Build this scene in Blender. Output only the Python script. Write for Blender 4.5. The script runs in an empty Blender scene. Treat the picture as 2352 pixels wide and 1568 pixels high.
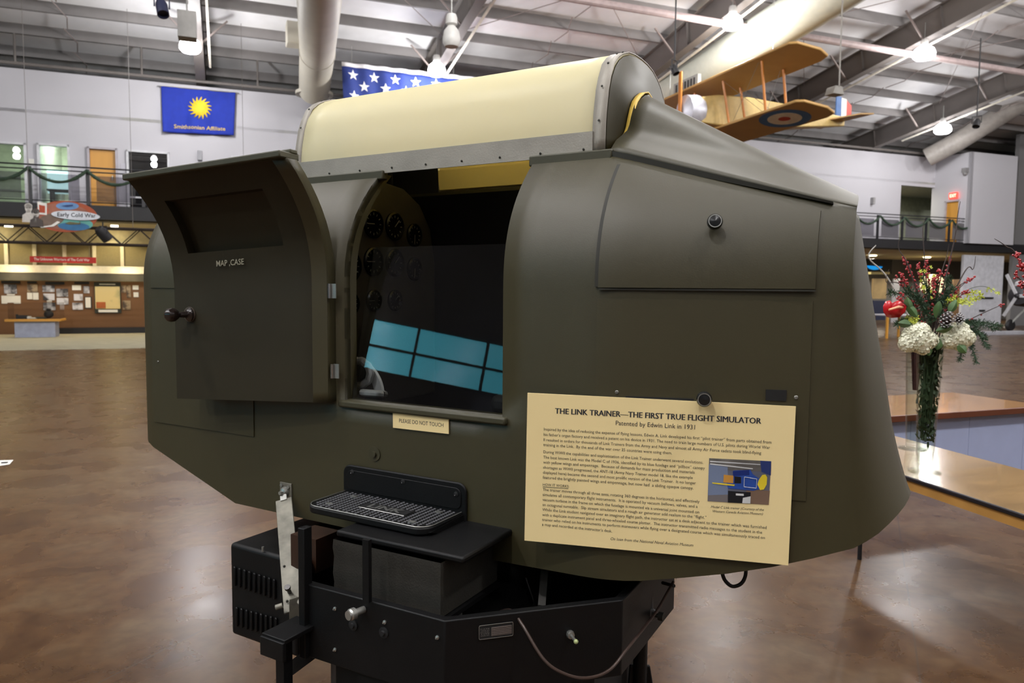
import bpy, bmesh, math, random
import numpy as np
from mathutils import Vector, Matrix
random.seed(7)
S = bpy.context.scene
COL = S.collection
# ---------------------------------------------------------------- camera, light, exposure
F = 1700.0; CX, CY = 1176.0, 784.0; EYE = 1.55
PITCH = math.radians(4.04); ROLL = 0.008
right0 = Vector((1, 0, 0)); up0 = Vector((0, math.sin(PITCH), math.cos(PITCH)))
FWD = Vector((0, math.cos(PITCH), -math.sin(PITCH)))
UP = up0 * math.cos(ROLL) - right0 * math.sin(ROLL)
RT = right0 * math.cos(ROLL) + up0 * math.sin(ROLL)
cam = bpy.data.cameras.new('camera'); camo = bpy.data.objects.new('camera', cam); COL.objects.link(camo)
M = Matrix((RT, UP, -FWD)).transposed().to_4x4(); M.translation = (0, 0, EYE)
camo.matrix_world = M
cam.sensor_width = 36; cam.lens = F / 2352 * 36; cam.clip_start = 0.05; cam.clip_end = 200
cam.dof.use_dof = True; cam.dof.focus_distance = 2.1; cam.dof.aperture_fstop = 5.6
S.camera = camo
w = bpy.data.worlds.new('world'); S.world = w; w.use_nodes = True
w.node_tree.nodes['Background'].inputs[0].default_value = (.50, .50, .54, 1)
w.node_tree.nodes['Background'].inputs[1].default_value = .5
S.view_settings.view_transform = 'Standard'; S.view_settings.look = 'None'
S.view_settings.gamma = 1; S.view_settings.use_curve_mapping = False
S.view_settings.exposure = 0.0
LAMP_W = 350.0      # watts of each high-bay lamp

# ---------------------------------------------------------------- geometry helpers
def ray(px, py):
    return (FWD * F + RT * (px - CX) - UP * (py - CY)) / F
O = Vector((0, 0, EYE))
def atY(px, py, Y):
    d = ray(px, py); return O + d * (Y / d.y)
def onz(px, py, z):
    d = ray(px, py); return O + d * ((z - EYE) / d.z)
def onplane(px, py, p, n):
    d = ray(px, py); n = Vector(n); return O + d * ((Vector(p) - O).dot(n) / d.dot(n))
HH = Vector((.933, .3598, 0)).normalized(); BB = Vector((-HH.y, HH.x, 0))
def H(s, b, z): return HH * s + BB * b + Vector((0, 0, z))
def onb(px, py, b): return onplane(px, py, BB * b, BB)
def sOf(p): return p.dot(HH)
def bOf(p): return p.dot(BB)
U = Vector((.868, -.4966, 0)).normalized(); N_IN = Vector((-U.y, U.x, 0))   # fuselage axis (towards tail), inward
K = Vector((.227, 1.85, 0))
def FP(a, w_, z): return K + U * a + N_IN * w_ + Vector((0, 0, EYE + z))     # fuselage frame, z from eye height

class MB:
    def __init__(s): s.v = []; s.f = []; s.m = []; s.sm = []
    def add(s, vs, fs, mi=0, smooth=False):
        o = len(s.v); s.v += [Vector(v) for v in vs]
        for f in fs: s.f.append([o + i for i in f]); s.m.append(mi); s.sm.append(smooth)
        return s
    def box(s, c, d, ax=None, mi=0):
        ax = ax or (Vector((1, 0, 0)), Vector((0, 1, 0)), Vector((0, 0, 1))); c = Vector(c)
        vs = [c + ax[0] * (i * d[0] / 2) + ax[1] * (j * d[1] / 2) + ax[2] * (k * d[2] / 2) for i in (-1, 1) for j in (-1, 1) for k in (-1, 1)]
        fs = [(0, 1, 3, 2), (4, 6, 7, 5), (0, 4, 5, 1), (2, 3, 7, 6), (0, 2, 6, 4), (1, 5, 7, 3)]
        return s.add(vs, fs, mi)
    def bar(s, p, q, w_, h, up=(0, 0, 1), mi=0):
        p, q = Vector(p), Vector(q); t = (q - p).normalized(); up = Vector(up)
        x = t.cross(up)
        if x.length < 1e-4: x = t.cross(Vector((1, 0, 0)))
        x.normalize(); u = x.cross(t).normalized()
        return s.box((p + q) / 2, (w_, (q - p).length, h), (x, t, u), mi)
    def tube(s, pts, r, n=10, mi=0, cap=True):
        pts = [Vector(p) for p in pts]; N = len(pts)
        if not hasattr(r, '__len__'): r = [r] * N
        vs = []; prev = None
        for i, p in enumerate(pts):
            t = (pts[min(i + 1, N - 1)] - pts[max(i - 1, 0)]).normalized()
            if prev is None:
                x = t.cross(Vector((0, 0, 1)))
                if x.length < 1e-3: x = t.cross(Vector((1, 0, 0)))
            else: x = prev - t * prev.dot(t)
            x.normalize(); prev = x; y = t.cross(x)
            vs += [p + (x * math.cos(2 * math.pi * k / n) + y * math.sin(2 * math.pi * k / n)) * r[i] for k in range(n)]
        fs = [(i * n + k, i * n + (k + 1) % n, (i + 1) * n + (k + 1) % n, (i + 1) * n + k) for i in range(N - 1) for k in range(n)]
        s.add(vs, fs, mi, True)
        if cap: s.add(vs[:n], [tuple(range(n))[::-1]], mi); s.add(vs[-n:], [tuple(range(n))], mi)
        return s
    def lathe(s, prof, c, axis=(0, 0, 1), n=24, mi=0, smooth=True):
        a = Vector(axis).normalized(); c = Vector(c)
        x = a.cross(Vector((0, 0, 1)))
        if x.length < 1e-3: x = Vector((1, 0, 0))
        x.normalize(); y = a.cross(x); vs = []
        for r, h in prof: vs += [c + a * h + (x * math.cos(2 * math.pi * k / n) + y * math.sin(2 * math.pi * k / n)) * max(r, 1e-4) for k in range(n)]
        fs = [(i * n + k, i * n + (k + 1) % n, (i + 1) * n + (k + 1) % n, (i + 1) * n + k) for i in range(len(prof) - 1) for k in range(n)]
        return s.add(vs, fs, mi, smooth)
    def sphere(s, c, r, n=10, mi=0, sc=(1, 1, 1)):
        c = Vector(c); vs = []; m_ = max(4, n // 2 + 1)
        for i in range(m_ + 1):
            th = math.pi * i / m_
            vs += [c + Vector((r * sc[0] * math.sin(th) * math.cos(2 * math.pi * k / n), r * sc[1] * math.sin(th) * math.sin(2 * math.pi * k / n), r * sc[2] * math.cos(th))) for k in range(n)]
        fs = [(i * n + k, (i + 1) * n + k, (i + 1) * n + (k + 1) % n, i * n + (k + 1) % n) for i in range(m_) for k in range(n)]
        return s.add(vs, fs, mi, True)
    def prism(s, pts, d, mi=0):                       # planar polygon extruded by vector d
        pts = [Vector(p) for p in pts]; d = Vector(d); n = len(pts)
        vs = pts + [p + d for p in pts]
        fs = [tuple(range(n))[::-1], tuple(range(n, 2 * n))] + [(i, (i + 1) % n, n + (i + 1) % n, n + i) for i in range(n)]
        return s.add(vs, fs, mi)
    def grid(s, rows, mi=0, skip=None, smooth=True, closed=False):
        m_, n = len(rows), len(rows[0]); vs = [p for r in rows for p in r]
        fs = []
        for i in range(m_ - 1):
            for j in range(n - (0 if closed else 1)):
                if skip and skip(i, j): continue
                fs.append((i * n + j, i * n + (j + 1) % n, (i + 1) * n + (j + 1) % n, (i + 1) * n + j))
        return s.add(vs, fs, mi, smooth)
    def build(s, name, mats, parent=None, bevel=0, solid=0, merge=False, seg=2, sub=0):
        if not isinstance(mats, (list, tuple)): mats = [mats]
        off = Vector((0, 0, 0))
        if parent is not None: off = Vector(parent.get('_w', (0, 0, 0)))
        else:
            lo = Vector((min(v[i] for v in s.v) for i in range(3))); hi = Vector((max(v[i] for v in s.v) for i in range(3)))
            off = Vector(((lo.x + hi.x) / 2, (lo.y + hi.y) / 2, lo.z))
        me = bpy.data.meshes.new(name); me.from_pydata([v - off for v in s.v], [], s.f)
        for p, mi, sm in zip(me.polygons, s.m, s.sm): p.material_index = mi; p.use_smooth = sm
        for m_ in mats: me.materials.append(m_)
        if merge:
            bm = bmesh.new(); bm.from_mesh(me); bmesh.ops.remove_doubles(bm, verts=bm.verts, dist=1e-5)
            bmesh.ops.recalc_face_normals(bm, faces=bm.faces); bm.to_mesh(me); bm.free()
        me.update()
        o = bpy.data.objects.new(name, me); COL.objects.link(o)
        if parent is None: o.location = off
        else: o.parent = parent
        o['_w'] = tuple(off)
        if solid:
            k = o.modifiers.new('s', 'SOLIDIFY'); k.thickness = abs(solid); k.offset = -1 if solid > 0 else 1
        if sub:
            k = o.modifiers.new('u', 'SUBSURF'); k.levels = sub; k.render_levels = sub
        if bevel:
            k = o.modifiers.new('b', 'BEVEL'); k.width = bevel; k.segments = seg; k.limit_method = 'ANGLE'; k.angle_limit = .6
        return o
def tag(o, label=None, cat=None, group=None, kind=None):
    if label: o['label'] = label
    if cat: o['category'] = cat
    if group: o['group'] = group
    if kind: o['kind'] = kind
    return o
def thing(name, loc, label, cat, group=None):
    o = bpy.data.objects.new(name, None); COL.objects.link(o); o.location = loc; o['_w'] = tuple(loc)
    o.empty_display_size = .1
    return tag(o, label, cat, group)
def copy_tree(o, parent=None):
    c = o.copy(); COL.objects.link(c)
    if parent is not None: c.parent = parent
    for ch in o.children: copy_tree(ch, c)
    return c
def struct(o): o['kind'] = 'structure'; return o
Z = Vector((0, 0, 1))

def text2d(txt, bold=0.0, shear=0.0, res=2):
    cu = bpy.data.curves.new('t', 'FONT'); cu.body = txt; cu.size = 1; cu.offset = bold; cu.shear = shear; cu.resolution_u = res
    ob = bpy.data.objects.new('t', cu); COL.objects.link(ob)
    dg = bpy.context.evaluated_depsgraph_get(); me = bpy.data.meshes.new_from_object(ob.evaluated_get(dg))
    vs = [v.co.copy() for v in me.vertices]; fs = [tuple(p.vertices) for p in me.polygons]
    bpy.data.objects.remove(ob); bpy.data.curves.remove(cu); bpy.data.meshes.remove(me)
    return vs, fs
def put_text(mb, txt, p0, p1, up, size=None, bold=0, shear=0, mi=0, res=2):
    """text whose baseline runs from p0 to p1"""
    vs, fs = text2d(txt, bold, shear, res)
    x0 = min(v.x for v in vs); x1 = max(v.x for v in vs); p0, p1 = Vector(p0), Vector(p1)
    t = (p1 - p0) / (x1 - x0); k = size if size else t.length
    up = Vector(up).normalized() * k * (1.06 if size is None else 1)
    mb.add([p0 + t * (v.x - x0) + up * v.y for v in vs], fs, mi)

# ---------------------------------------------------------------- materials
def srgb(r, g, b):
    return tuple(((c / 255) / 12.92 if c / 255 <= .04045 else ((c / 255 + .055) / 1.055) ** 2.4) for c in (r, g, b)) + (1,)
def mat(name, col, rough=.6, metal=0, var=.12, scale=6, bump=0, bscale=200, spec=.5, emit=None, es=0, coat=0, stretch=None):
    m = bpy.data.materials.new(name); m.use_nodes = True; nt = m.node_tree; b = nt.nodes['Principled BSDF']
    if len(col) == 3: col = srgb(*col)
    b.inputs['Roughness'].default_value = rough; b.inputs['Metallic'].default_value = metal
    b.inputs['Specular IOR Level'].default_value = spec; b.inputs['Coat Weight'].default_value = coat
    tc = nt.nodes.new('ShaderNodeTexCoord'); src = tc.outputs['Object']
    if stretch:
        mp = nt.nodes.new('ShaderNodeMapping'); mp.inputs['Scale'].default_value = stretch; nt.links.new(src, mp.inputs[0]); src = mp.outputs[0]
    n = nt.nodes.new('ShaderNodeTexNoise'); n.inputs['Scale'].default_value = scale; n.inputs['Detail'].default_value = 5
    nt.links.new(src, n.inputs['Vector'])
    r = nt.nodes.new('ShaderNodeValToRGB'); r.color_ramp.elements[0].position = .3; r.color_ramp.elements[1].position = .7
    r.color_ramp.elements[0].color = tuple(c * (1 - var) for c in col[:3]) + (1,); r.color_ramp.elements[1].color = tuple(min(1, c * (1 + var)) for c in col[:3]) + (1,)
    nt.links.new(n.outputs['Fac'], r.inputs[0]); nt.links.new(r.outputs[0], b.inputs['Base Color'])
    if bump:
        n2 = nt.nodes.new('ShaderNodeTexNoise'); n2.inputs['Scale'].default_value = bscale; nt.links.new(tc.outputs['Object'], n2.inputs['Vector'])
        bp = nt.nodes.new('ShaderNodeBump'); bp.inputs['Strength'].default_value = bump; bp.inputs['Distance'].default_value = .002
        nt.links.new(n2.outputs['Fac'], bp.inputs['Height']); nt.links.new(bp.outputs[0], b.inputs['Normal'])
    if emit:
        b.inputs['Emission Color'].default_value = srgb(*emit) if max(emit) > 1 else tuple(emit) + (1,); b.inputs['Emission Strength'].default_value = es
    return m
def glassmat(name, tint=(1, 1, 1), rough=0.0, base=.04):
    m = bpy.data.materials.new(name); m.use_nodes = True; nt = m.node_tree; nt.nodes.clear()
    o = nt.nodes.new('ShaderNodeOutputMaterial'); t = nt.nodes.new('ShaderNodeBsdfTransparent'); g = nt.nodes.new('ShaderNodeBsdfGlossy')
    fr = nt.nodes.new('ShaderNodeFresnel'); mx = nt.nodes.new('ShaderNodeMixShader'); fr.inputs[0].default_value = 1.5 if base else 1.36
    ma = nt.nodes.new('ShaderNodeMath'); ma.operation = 'ADD'; ma.inputs[1].default_value = base
    t.inputs[0].default_value = tuple(tint) + (1,); g.inputs['Roughness'].default_value = rough
    nt.links.new(fr.outputs[0], ma.inputs[0]); nt.links.new(ma.outputs[0], mx.inputs[0]); nt.links.new(t.outputs[0], mx.inputs[1]); nt.links.new(g.outputs[0], mx.inputs[2]); nt.links.new(mx.outputs[0], o.inputs[0])
    return m
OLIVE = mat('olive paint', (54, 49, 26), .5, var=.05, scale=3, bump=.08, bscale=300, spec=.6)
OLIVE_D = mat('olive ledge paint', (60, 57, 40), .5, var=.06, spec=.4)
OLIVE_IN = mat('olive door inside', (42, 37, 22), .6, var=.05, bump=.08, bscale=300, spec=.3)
GAP = mat('dark gap shade and fittings', (38, 37, 30), .7)
CREAM = mat('cream canopy skin', (246, 240, 206), .38, var=.03, scale=1.5, spec=.4)
GALV = mat('grey weathered metal', (148, 142, 132), .5, .25, var=.12, scale=9, bump=.2)
STEEL = mat('bare steel', (165, 165, 160), .35, .8, var=.15, scale=14)
ALU = mat('worn aluminium bar', (118, 115, 104), .5, .3, var=.35, scale=22)
CHROME = mat('chrome', (210, 210, 210), .15, 1)
BLACK = mat('black enamel', (10, 10, 11), .5, var=.15, scale=8, bump=.15, spec=.25)
BLACK2 = mat('matt black', (11, 11, 12), .7)
BAKE = mat('brown bakelite', (38, 28, 24), .2, spec=.6)
KNOB = mat('black plastic knob', (26, 27, 28), .2, spec=.6)
NAVY = mat('dark blue interior', (18, 21, 30), .7)
YEL = mat('yellow interior paint', (226, 190, 84), .5, var=.04)
PANEL = mat('black crackle panel', (58, 55, 48), .5, bump=.3)
DIAL = mat('black dial', (12, 12, 12), .25); WHITE_MK = mat('white markings', (190, 190, 180), .5)
WHEELG = mat('grey cast wheel', (185, 185, 182), .5)
BELLOWS = mat('brown oiled cloth', (33, 30, 23), .8, var=.15, scale=20, bump=.5)
PLEX = glassmat('clear plexiglass', (.9, .92, .93), 0, .0)
GLASS = glassmat('window glass', (.9, .93, .92), 0, .03)
CARD = mat('cream card', (240, 217, 160), .45, var=.015, scale=2, spec=.5)
INK = mat('black ink', (34, 36, 44), .6, var=.02); INKG = mat('grey stencil paint', (150, 145, 125), .7, var=.1, scale=200)

# ================================================================= SETTING
def floor_mat():
    m = bpy.data.materials.new('stained concrete'); m.use_nodes = True; nt = m.node_tree; b = nt.nodes['Principled BSDF']; L = nt.links.new
    tc = nt.nodes.new('ShaderNodeTexCoord')
    def noise(sc, det=6, dist=0., stretch=None):
        n = nt.nodes.new('ShaderNodeTexNoise'); n.inputs['Scale'].default_value = sc; n.inputs['Detail'].default_value = det; n.inputs['Distortion'].default_value = dist
        L(tc.outputs['Object'], n.inputs['Vector']); return n
    n1 = noise(.55, 8, .8); n2 = noise(2.6, 10, .5); n3 = noise(14, 8, .2)
    r1 = nt.nodes.new('ShaderNodeValToRGB'); e = r1.color_ramp.elements; e[0].position = .32; e[1].position = .66
    e[0].color = srgb(66, 44, 22); e[1].color = srgb(98, 78, 54); k = e.new(.48); k.color = srgb(84, 58, 30)
    L(n1.outputs['Fac'], r1.inputs[0])
    r2 = nt.nodes.new('ShaderNodeValToRGB'); e = r2.color_ramp.elements; e[0].position = .3; e[1].position = .72
    e[0].color = srgb(56, 33, 15); e[1].color = srgb(104, 88, 66); k = e.new(.5); k.color = srgb(86, 61, 36)
    L(n2.outputs['Fac'], r2.inputs[0])
    mx = nt.nodes.new('ShaderNodeMix'); mx.data_type = 'RGBA'; mx.inputs['Factor'].default_value = .55; L(r1.outputs[0], mx.inputs[6]); L(r2.outputs[0], mx.inputs[7])
    r3 = nt.nodes.new('ShaderNodeValToRGB'); e = r3.color_ramp.elements; e[0].position = .35; e[1].position = .62; e[0].color = (.62, .56, .5, 1); e[1].color = (1, 1, 1, 1)
    L(n3.outputs['Fac'], r3.inputs[0])
    m2 = nt.nodes.new('ShaderNodeMix'); m2.data_type = 'RGBA'; m2.blend_type = 'MULTIPLY'; m2.inputs['Factor'].default_value = .7; L(mx.outputs[2], m2.inputs[6]); L(r3.outputs[0], m2.inputs[7])
    # saw-cut joints
    sx = nt.nodes.new('ShaderNodeSeparateXYZ'); L(tc.outputs['Object'], sx.inputs[0])
    def line(nx, ny, off, per, wd):
        a = nt.nodes.new('ShaderNodeMath'); a.operation = 'MULTIPLY'; a.inputs[1].default_value = nx; L(sx.outputs[0], a.inputs[0])
        c = nt.nodes.new('ShaderNodeMath'); c.operation = 'MULTIPLY_ADD'; c.inputs[1].default_value = ny; L(sx.outputs[1], c.inputs[0]); L(a.outputs[0], c.inputs[2])
        d = nt.nodes.new('ShaderNodeMath'); d.operation = 'ADD'; d.inputs[1].default_value = -off; L(c.outputs[0], d.inputs[0])
        f = nt.nodes.new('ShaderNodeMath'); f.operation = 'PINGPONG'; f.inputs[1].default_value = per / 2; L(d.outputs[0], f.inputs[0])
        g = nt.nodes.new('ShaderNodeMath'); g.operation = 'LESS_THAN'; g.inputs[1].default_value = wd; L(f.outputs[0], g.inputs[0]); return g
    l1 = line(.9, -.43, -4.1, 1.45, .004); l2 = line(.43, .9, 8.6, 4.35, .004)
    mxl = nt.nodes.new('ShaderNodeMath'); mxl.operation = 'MAXIMUM'; L(l1.outputs[0], mxl.inputs[0]); L(l2.outputs[0], mxl.inputs[1])
    m3 = nt.nodes.new('ShaderNodeMix'); m3.data_type = 'RGBA'; L(mxl.outputs[0], m3.inputs['Factor']); L(m2.outputs[2], m3.inputs[6]); m3.inputs[7].default_value = srgb(70, 55, 42)
    L(m3.outputs[2], b.inputs['Base Color'])
    rr = nt.nodes.new('ShaderNodeMapRange'); rr.inputs[3].default_value = .2; rr.inputs[4].default_value = .36; L(n2.outputs['Fac'], rr.inputs[0]); L(rr.outputs[0], b.inputs['Roughness'])
    b.inputs['Specular IOR Level'].default_value = .27
    bp = nt.nodes.new('ShaderNodeBump'); bp.inputs['Strength'].default_value = .12; bp.inputs['Distance'].default_value = .003; L(n3.outputs['Fac'], bp.inputs['Height']); L(bp.outputs[0], b.inputs['Normal'])
    return m
S0, S1, B0, B1 = -24.0, 44.0, -24.0, 32.0
def quadH(s0, b0, s1, b1, z): return [H(s0, b0, z), H(s1, b0, z), H(s1, b1, z), H(s0, b1, z)]
mb = MB(); mb.prism(quadH(S0, B0, S1, B1, -.2), (0, 0, .2)); fl = mb.build('floor', floor_mat()); struct(fl)
fl.location = (0, 0, 0)
for v, p in zip(fl.data.vertices, mb.v): v.co = p
WALL = mat('white painted wall', (190, 188, 193), .7, var=.01, scale=1)
GREYW = mat('grey painted wall', (120, 118, 118), .8, var=.06, scale=.7)
CEIL = mat('white faced roof insulation', (242, 242, 244), .6, var=.06, scale=1.2, bump=.6, bscale=6, spec=.4)
PURL = mat('shaded insulation over purlin', (132, 128, 127), .7, var=.08, scale=2)  # white wrap greyed in its colour, as shade on the unlit purlin faces
BEAM = mat('grey primed steel', (112, 106, 102), .6, var=.08, scale=1)
BEAMP = mat('taupe steel', (150, 138, 134), .6, var=.06)
DUCT = mat('duct sheet', (196, 190, 176), .55, .05, var=.05, scale=2)
BLK = mat('black paint', (26, 25, 27), .6)
WOODD = mat('honey maple veneer', (206, 148, 60), .45, var=.08, scale=3, stretch=(1, 1, .15))
DOORF = mat('door frame paint', (176, 170, 176), .6)
TAN = mat('tan display board', (112, 77, 44), .7, var=.07, scale=.9)
CRM = mat('cream painted soffit', (206, 190, 150), .7, var=.03)
TANF = mat('khaki fabric panel', (128, 116, 80), .85, var=.08, scale=30)
DKG = mat('dark green grey band', (62, 60, 48), .8)
CARPET = mat('pale grey green carpet', (172, 166, 142), .95, var=.08, scale=3)

WB = 25.8; RB = 24.2; DECK = 3.84
WTOP = 7.85
def z_roof(b):
    return 7.97 + .159 * (WB - b) if b > -6 else 7.97 + .159 * (WB + 6) + .159 * (b + 6)
CD = 1.1   # ceiling above rafter underside
# ceiling
mb = MB()
for (b0, b1) in ((B1, -6), (-6, B0)):
    q = [H(S0, b0, z_roof(b0) + CD), H(S1, b0, z_roof(b0) + CD), H(S1, b1, z_roof(b1 + (1e-6 if b1 == -6 else 0)) + CD), H(S0, b1, z_roof(b1 + (1e-6 if b1 == -6 else 0)) + CD)]
    mb.prism(q, (0, 0, .12))
struct(mb.build('ceiling', CEIL))
mb = MB(); b = B1 - .3; 
while b > -18:
    z = z_roof(b) + CD
    mb.box(H((S0 + S1) / 2, b, z - .13), (S1 - S0 - .1, .10, .30), (HH, BB, Z)); b -= 1.5
struct(mb.build('trim_1', PURL)); bpy.data.objects['trim_1']['label'] = 'white wrapped roof purlins running along the hall'
# outer walls
for nm, (sa, ba, sb, bb_) in {'wall_back': (S0, B1, S1, B1), 'wall_front': (S0, B0, S1, B0), 'wall_right': (S1, B0, S1, B1)}.items():
    mb = MB(); t = (H(sb, bb_, 0) - H(sa, ba, 0)).normalized(); n = Vector((t.y, -t.x, 0)) * .15
    if nm == 'wall_right':
        pts = [H(S1, B0, 0), H(S1, B1, 0), H(S1, B1, z_roof(B1) + CD), H(S1, -6, z_roof(-6) + CD + .02), H(S1, B0, z_roof(B0) + CD)]
        mb.prism(pts, HH * .2)
    else:
        zt = z_roof(ba) + CD
        mb.prism([H(sa, ba, 0), H(sb, bb_, 0), H(sb, bb_, zt), H(sa, ba, zt)], BB * (.2 if nm == 'wall_back' else -.2))
    struct(mb.build(nm, GREYW))
# left wall (behind the camera's left, seen only in the plexiglass): hangar glazing
GZ0, GZ1, GB0, GB1 = 4.8, 6.7, -14, 12
mb = MB()
def zc(b): return z_roof(b) + CD
mb.prism([H(S0, B0, 0), H(S0, B1, 0), H(S0, B1, GZ0), H(S0, B0, GZ0)], -HH * .2)
mb.prism([H(S0, GB1, GZ0), H(S0, B1, GZ0), H(S0, B1, zc(B1)), H(S0, GB1, zc(GB1))], -HH * .2)
mb.prism([H(S0, B0, GZ0), H(S0, GB0, GZ0), H(S0, GB0, zc(GB0)), H(S0, B0, zc(B0))], -HH * .2)
mb.prism([H(S0, GB0, GZ1), H(S0, GB1, GZ1), H(S0, GB1, zc(GB1)), H(S0, -6, zc(-6)), H(S0, GB0, zc(GB0))], -HH * .2)
struct(mb.build('wall_left', mat('dark hangar wall', (58, 54, 54), .8)))
DUSK = mat('dusk daylight glazing', (60, 140, 160), .1, emit=(.10, .50, .62), es=4)
w1 = struct(MB().prism([H(S0 - .1, GB0, GZ0), H(S0 - .1, GB1, GZ0), H(S0 - .1, GB1, GZ1), H(S0 - .1, GB0, GZ1)], -HH * .03).build('window_1', DUSK))
mb = MB()
bq = GB0
while bq <= GB1 + .01:
    mb.box(H(S0 - .03, bq, (GZ0 + GZ1) / 2), (.14, .10, GZ1 - GZ0), (HH, BB, Z)); bq += 2.6
for zq in (GZ0, 5.7, GZ1): mb.box(H(S0 - .03, (GB0 + GB1) / 2, zq), (.14, GB1 - GB0, .08), (HH, BB, Z))
mb.build('window_frame', BLK, w1)

# rafters
RS = []
for px in (-130, 452, 1022, 1592, 2150, 2700):
    d = ray(px, 80); # intersect rafter-underside plane z = 7.97+.159*(WB-b)
    den = d.z + .159 * d.dot(BB); t = (7.97 + .159 * WB - EYE) / den
    RS.append(sOf(O + d * t))
print('rafters', RS)
base = RS[1]; step = (RS[4] - RS[1]) / 3
print('step', step)
def rafter(s, i):
    r = thing('roof_rafter', H(s, WB, 7.97), ['', '', '', '', '', ''][0] or None, 'beam', 'tapered steel roof rafters')
    h = .78
    for (b0, b1) in ((31.5, -6), (-6, -23)):
        e = 1e-6
        p0, p1 = H(s, b0, z_roof(b0 if b0 != -6 else -6)), H(s, b1, z_roof(b1 + e))
        if b0 == -6: p0 = H(s, -6, z_roof(-6 + e))
        m1 = MB(); d = (p1 - p0); up = d.cross(HH).normalized(); up = up if up.z > 0 else -up
        m1.bar(p0 + up * .01, p1 + up * .01, .28, .025, up=up); m1.bar(p0 + up * h, p1 + up * h, .28, .025, up=up); m1.build('flange', BEAM, r)
        m2 = MB(); m2.bar(p0 + up * (h / 2), p1 + up * (h / 2), .03, h - .02, up=up)
        L = d.length; k = 3.0
        while k < L: m2.bar(p0 + d * (k / L) + up * .03, p0 + d * (k / L) + up * (h - .03), .2, .02, up=d.normalized()); k += 3.0
        m2.build('web', BEAM, r)
    mt = MB()
    p0, p1 = H(s + .3, 24.5, z_roof(24.5) - .05), H(s + .3, -5, z_roof(-5) - .05); mt.bar(p0, p1, .06, .05)
    tr = mt.build('lamp_track', mat('white track', (226, 220, 205), .5), r)
    k = 23.4
    while k > 2:
        for sg in (-1, 1): MB().bar(H(s + sg * .03, k, z_roof(k) + .05), H(s + sg * .8, k, z_roof(k) + CD - .28), .045, .045).build('flange_brace', BEAMP, r)
        k -= 3.0
    return r
rl = ['steel rafter above the blue sun-emblem flag with a lamp under it', 'steel rafter running down behind the stars of the large flag', 'steel rafter just right of the trainer canopy, left of the biplane', 'broad steel rafter passing behind the hanging biplane', 'steel rafter at the upper right, right of the biplane']
for i in range(5):
    r = rafter(base + step * i, i); r['label'] = rl[i]
# ---- balcony deck and office wall
def s_at(px, b, py=400): return sOf(onb(px, py, b))
sR = s_at(2150, WB, 372)      # inner corner
zR = onb(2150, 372, WB).z; zL = onb(0, 170, WB).z
print('walltop', zL, zR)
# openings in the office wall: (px0, px1, py_top, py_ref, z_bottom)
def zb(px, py, b=WB): return onb(px, py, b).z
opn = []
for (x0, x1, yt) in ((-60, 60, 325), (85, 160, 331), (200, 270, 339), (290, 389, 347), (531, 621, 361), (655, 722, 366), (2070, 2149, 426)):
    opn.append([s_at(x0, WB, yt), s_at(x1, WB, yt), zb((x0 + x1) / 2, yt + (0 if x0 < 2000 else 2))])
opn[-1][1] = sR
mb = MB(); cuts = sorted(opn); cur = S0 + 3
def wpanel(mb, s0, s1, z0, z1, b=WB, t=.15):
    if s1 - s0 > .001: mb.prism([H(s0, b, z0), H(s1, b, z0), H(s1, b, z1), H(s0, b, z1)], BB * t)
for (a, b_, zt) in cuts:
    wpanel(mb, cur, a, DECK, WTOP); wpanel(mb, a, b_, zt, WTOP); cur = b_
struct(mb.build('wall_1', WALL))
# inner corner: wall comes forward, then turns along the hall
A1 = H(sR, WB, 0); bF = bOf(onplane(2230, 400, H(sR, 0, 0), HH)); sE = s_at(2336, bF, 400)
print('corner', sR, bF, sE)
dz0, dz1 = None, None
pd0 = onplane(2172, 462, H(sR, 0, 0), HH); pd1 = onplane(2207, 462, H(sR, 0, 0), HH); dzt = pd0.z
bd0, bd1 = bOf(pd0), bOf(pd1)
mb = MB()
zbf = zb(2270, 560, bF)
for (b0, b1, z0, z1) in ((bF, bd1, zbf, WTOP), (bd1, bd0, dzt, WTOP), (bd0, WB + .15, zbf, WTOP)):
    mb.prism([H(sR, b0, z0), H(sR, b1, z0), H(sR, b1, z1), H(sR, b0, z1)], HH * .15)
struct(mb.build('wall_2', WALL))
mb = MB(); wpanel(mb, sR, sE, zbf, WTOP, b=bF); struct(mb.build('wall_3', WALL))
mb = MB(); mb.box(H((sE + S1) / 2 + .3, bF + .5, 4.5), (S1 - sE - .7, .2, 9), (HH, BB, Z)); struct(mb.build('wall_4', GREYW))
# deck slab
mb = MB(); mb.prism(quadH(S0 + 3, RB, s_at(2240, RB), 31.5, 3.45), (0, 0, .39)); mb.prism(quadH(s_at(2240, RB), bF + .2, S1 - .5, 31.5, 3.45), (0, 0, .39)); d_ = mb.build('floor_2', BLK); struct(d_)
mb = MB(); mb.prism(quadH(S0 + 3, RB + .3, S1 - .5, 31.3, 3.38), (0, 0, .05)); struct(mb.build('ceiling_2', CRM))
mb = MB(); mb.prism(quadH(S0 + 3, WB, S1 - 2, 31.3, 6.6), (0, 0, .1)); struct(mb.build('ceiling_3', mat('office ceiling', (214, 214, 200), .8)))
mb = MB(); mb.prism([H(S0 + 3, 29.6, 3.84), H(S1 - 2, 29.6, 3.84), H(S1 - 2, 29.6, 6.6), H(S0 + 3, 29.6, 6.6)], BB * .1); struct(mb.build('wall_5', mat('office pale wall', (206, 212, 190), .8)))
# office partitions
mb = MB()
for s in (opn[0][1] + .15, opn[1][1] + 1.1, opn[2][1] + .3, opn[3][1] + .6, sR - 4): mb.prism([H(s, WB + .15, 3.84), H(s, 29.6, 3.84), H(s, 29.6, 6.6), H(s, WB + .15, 6.6)], HH * .08)
struct(mb.build('wall_6', mat('office partition', (190, 194, 180), .8)))
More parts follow.
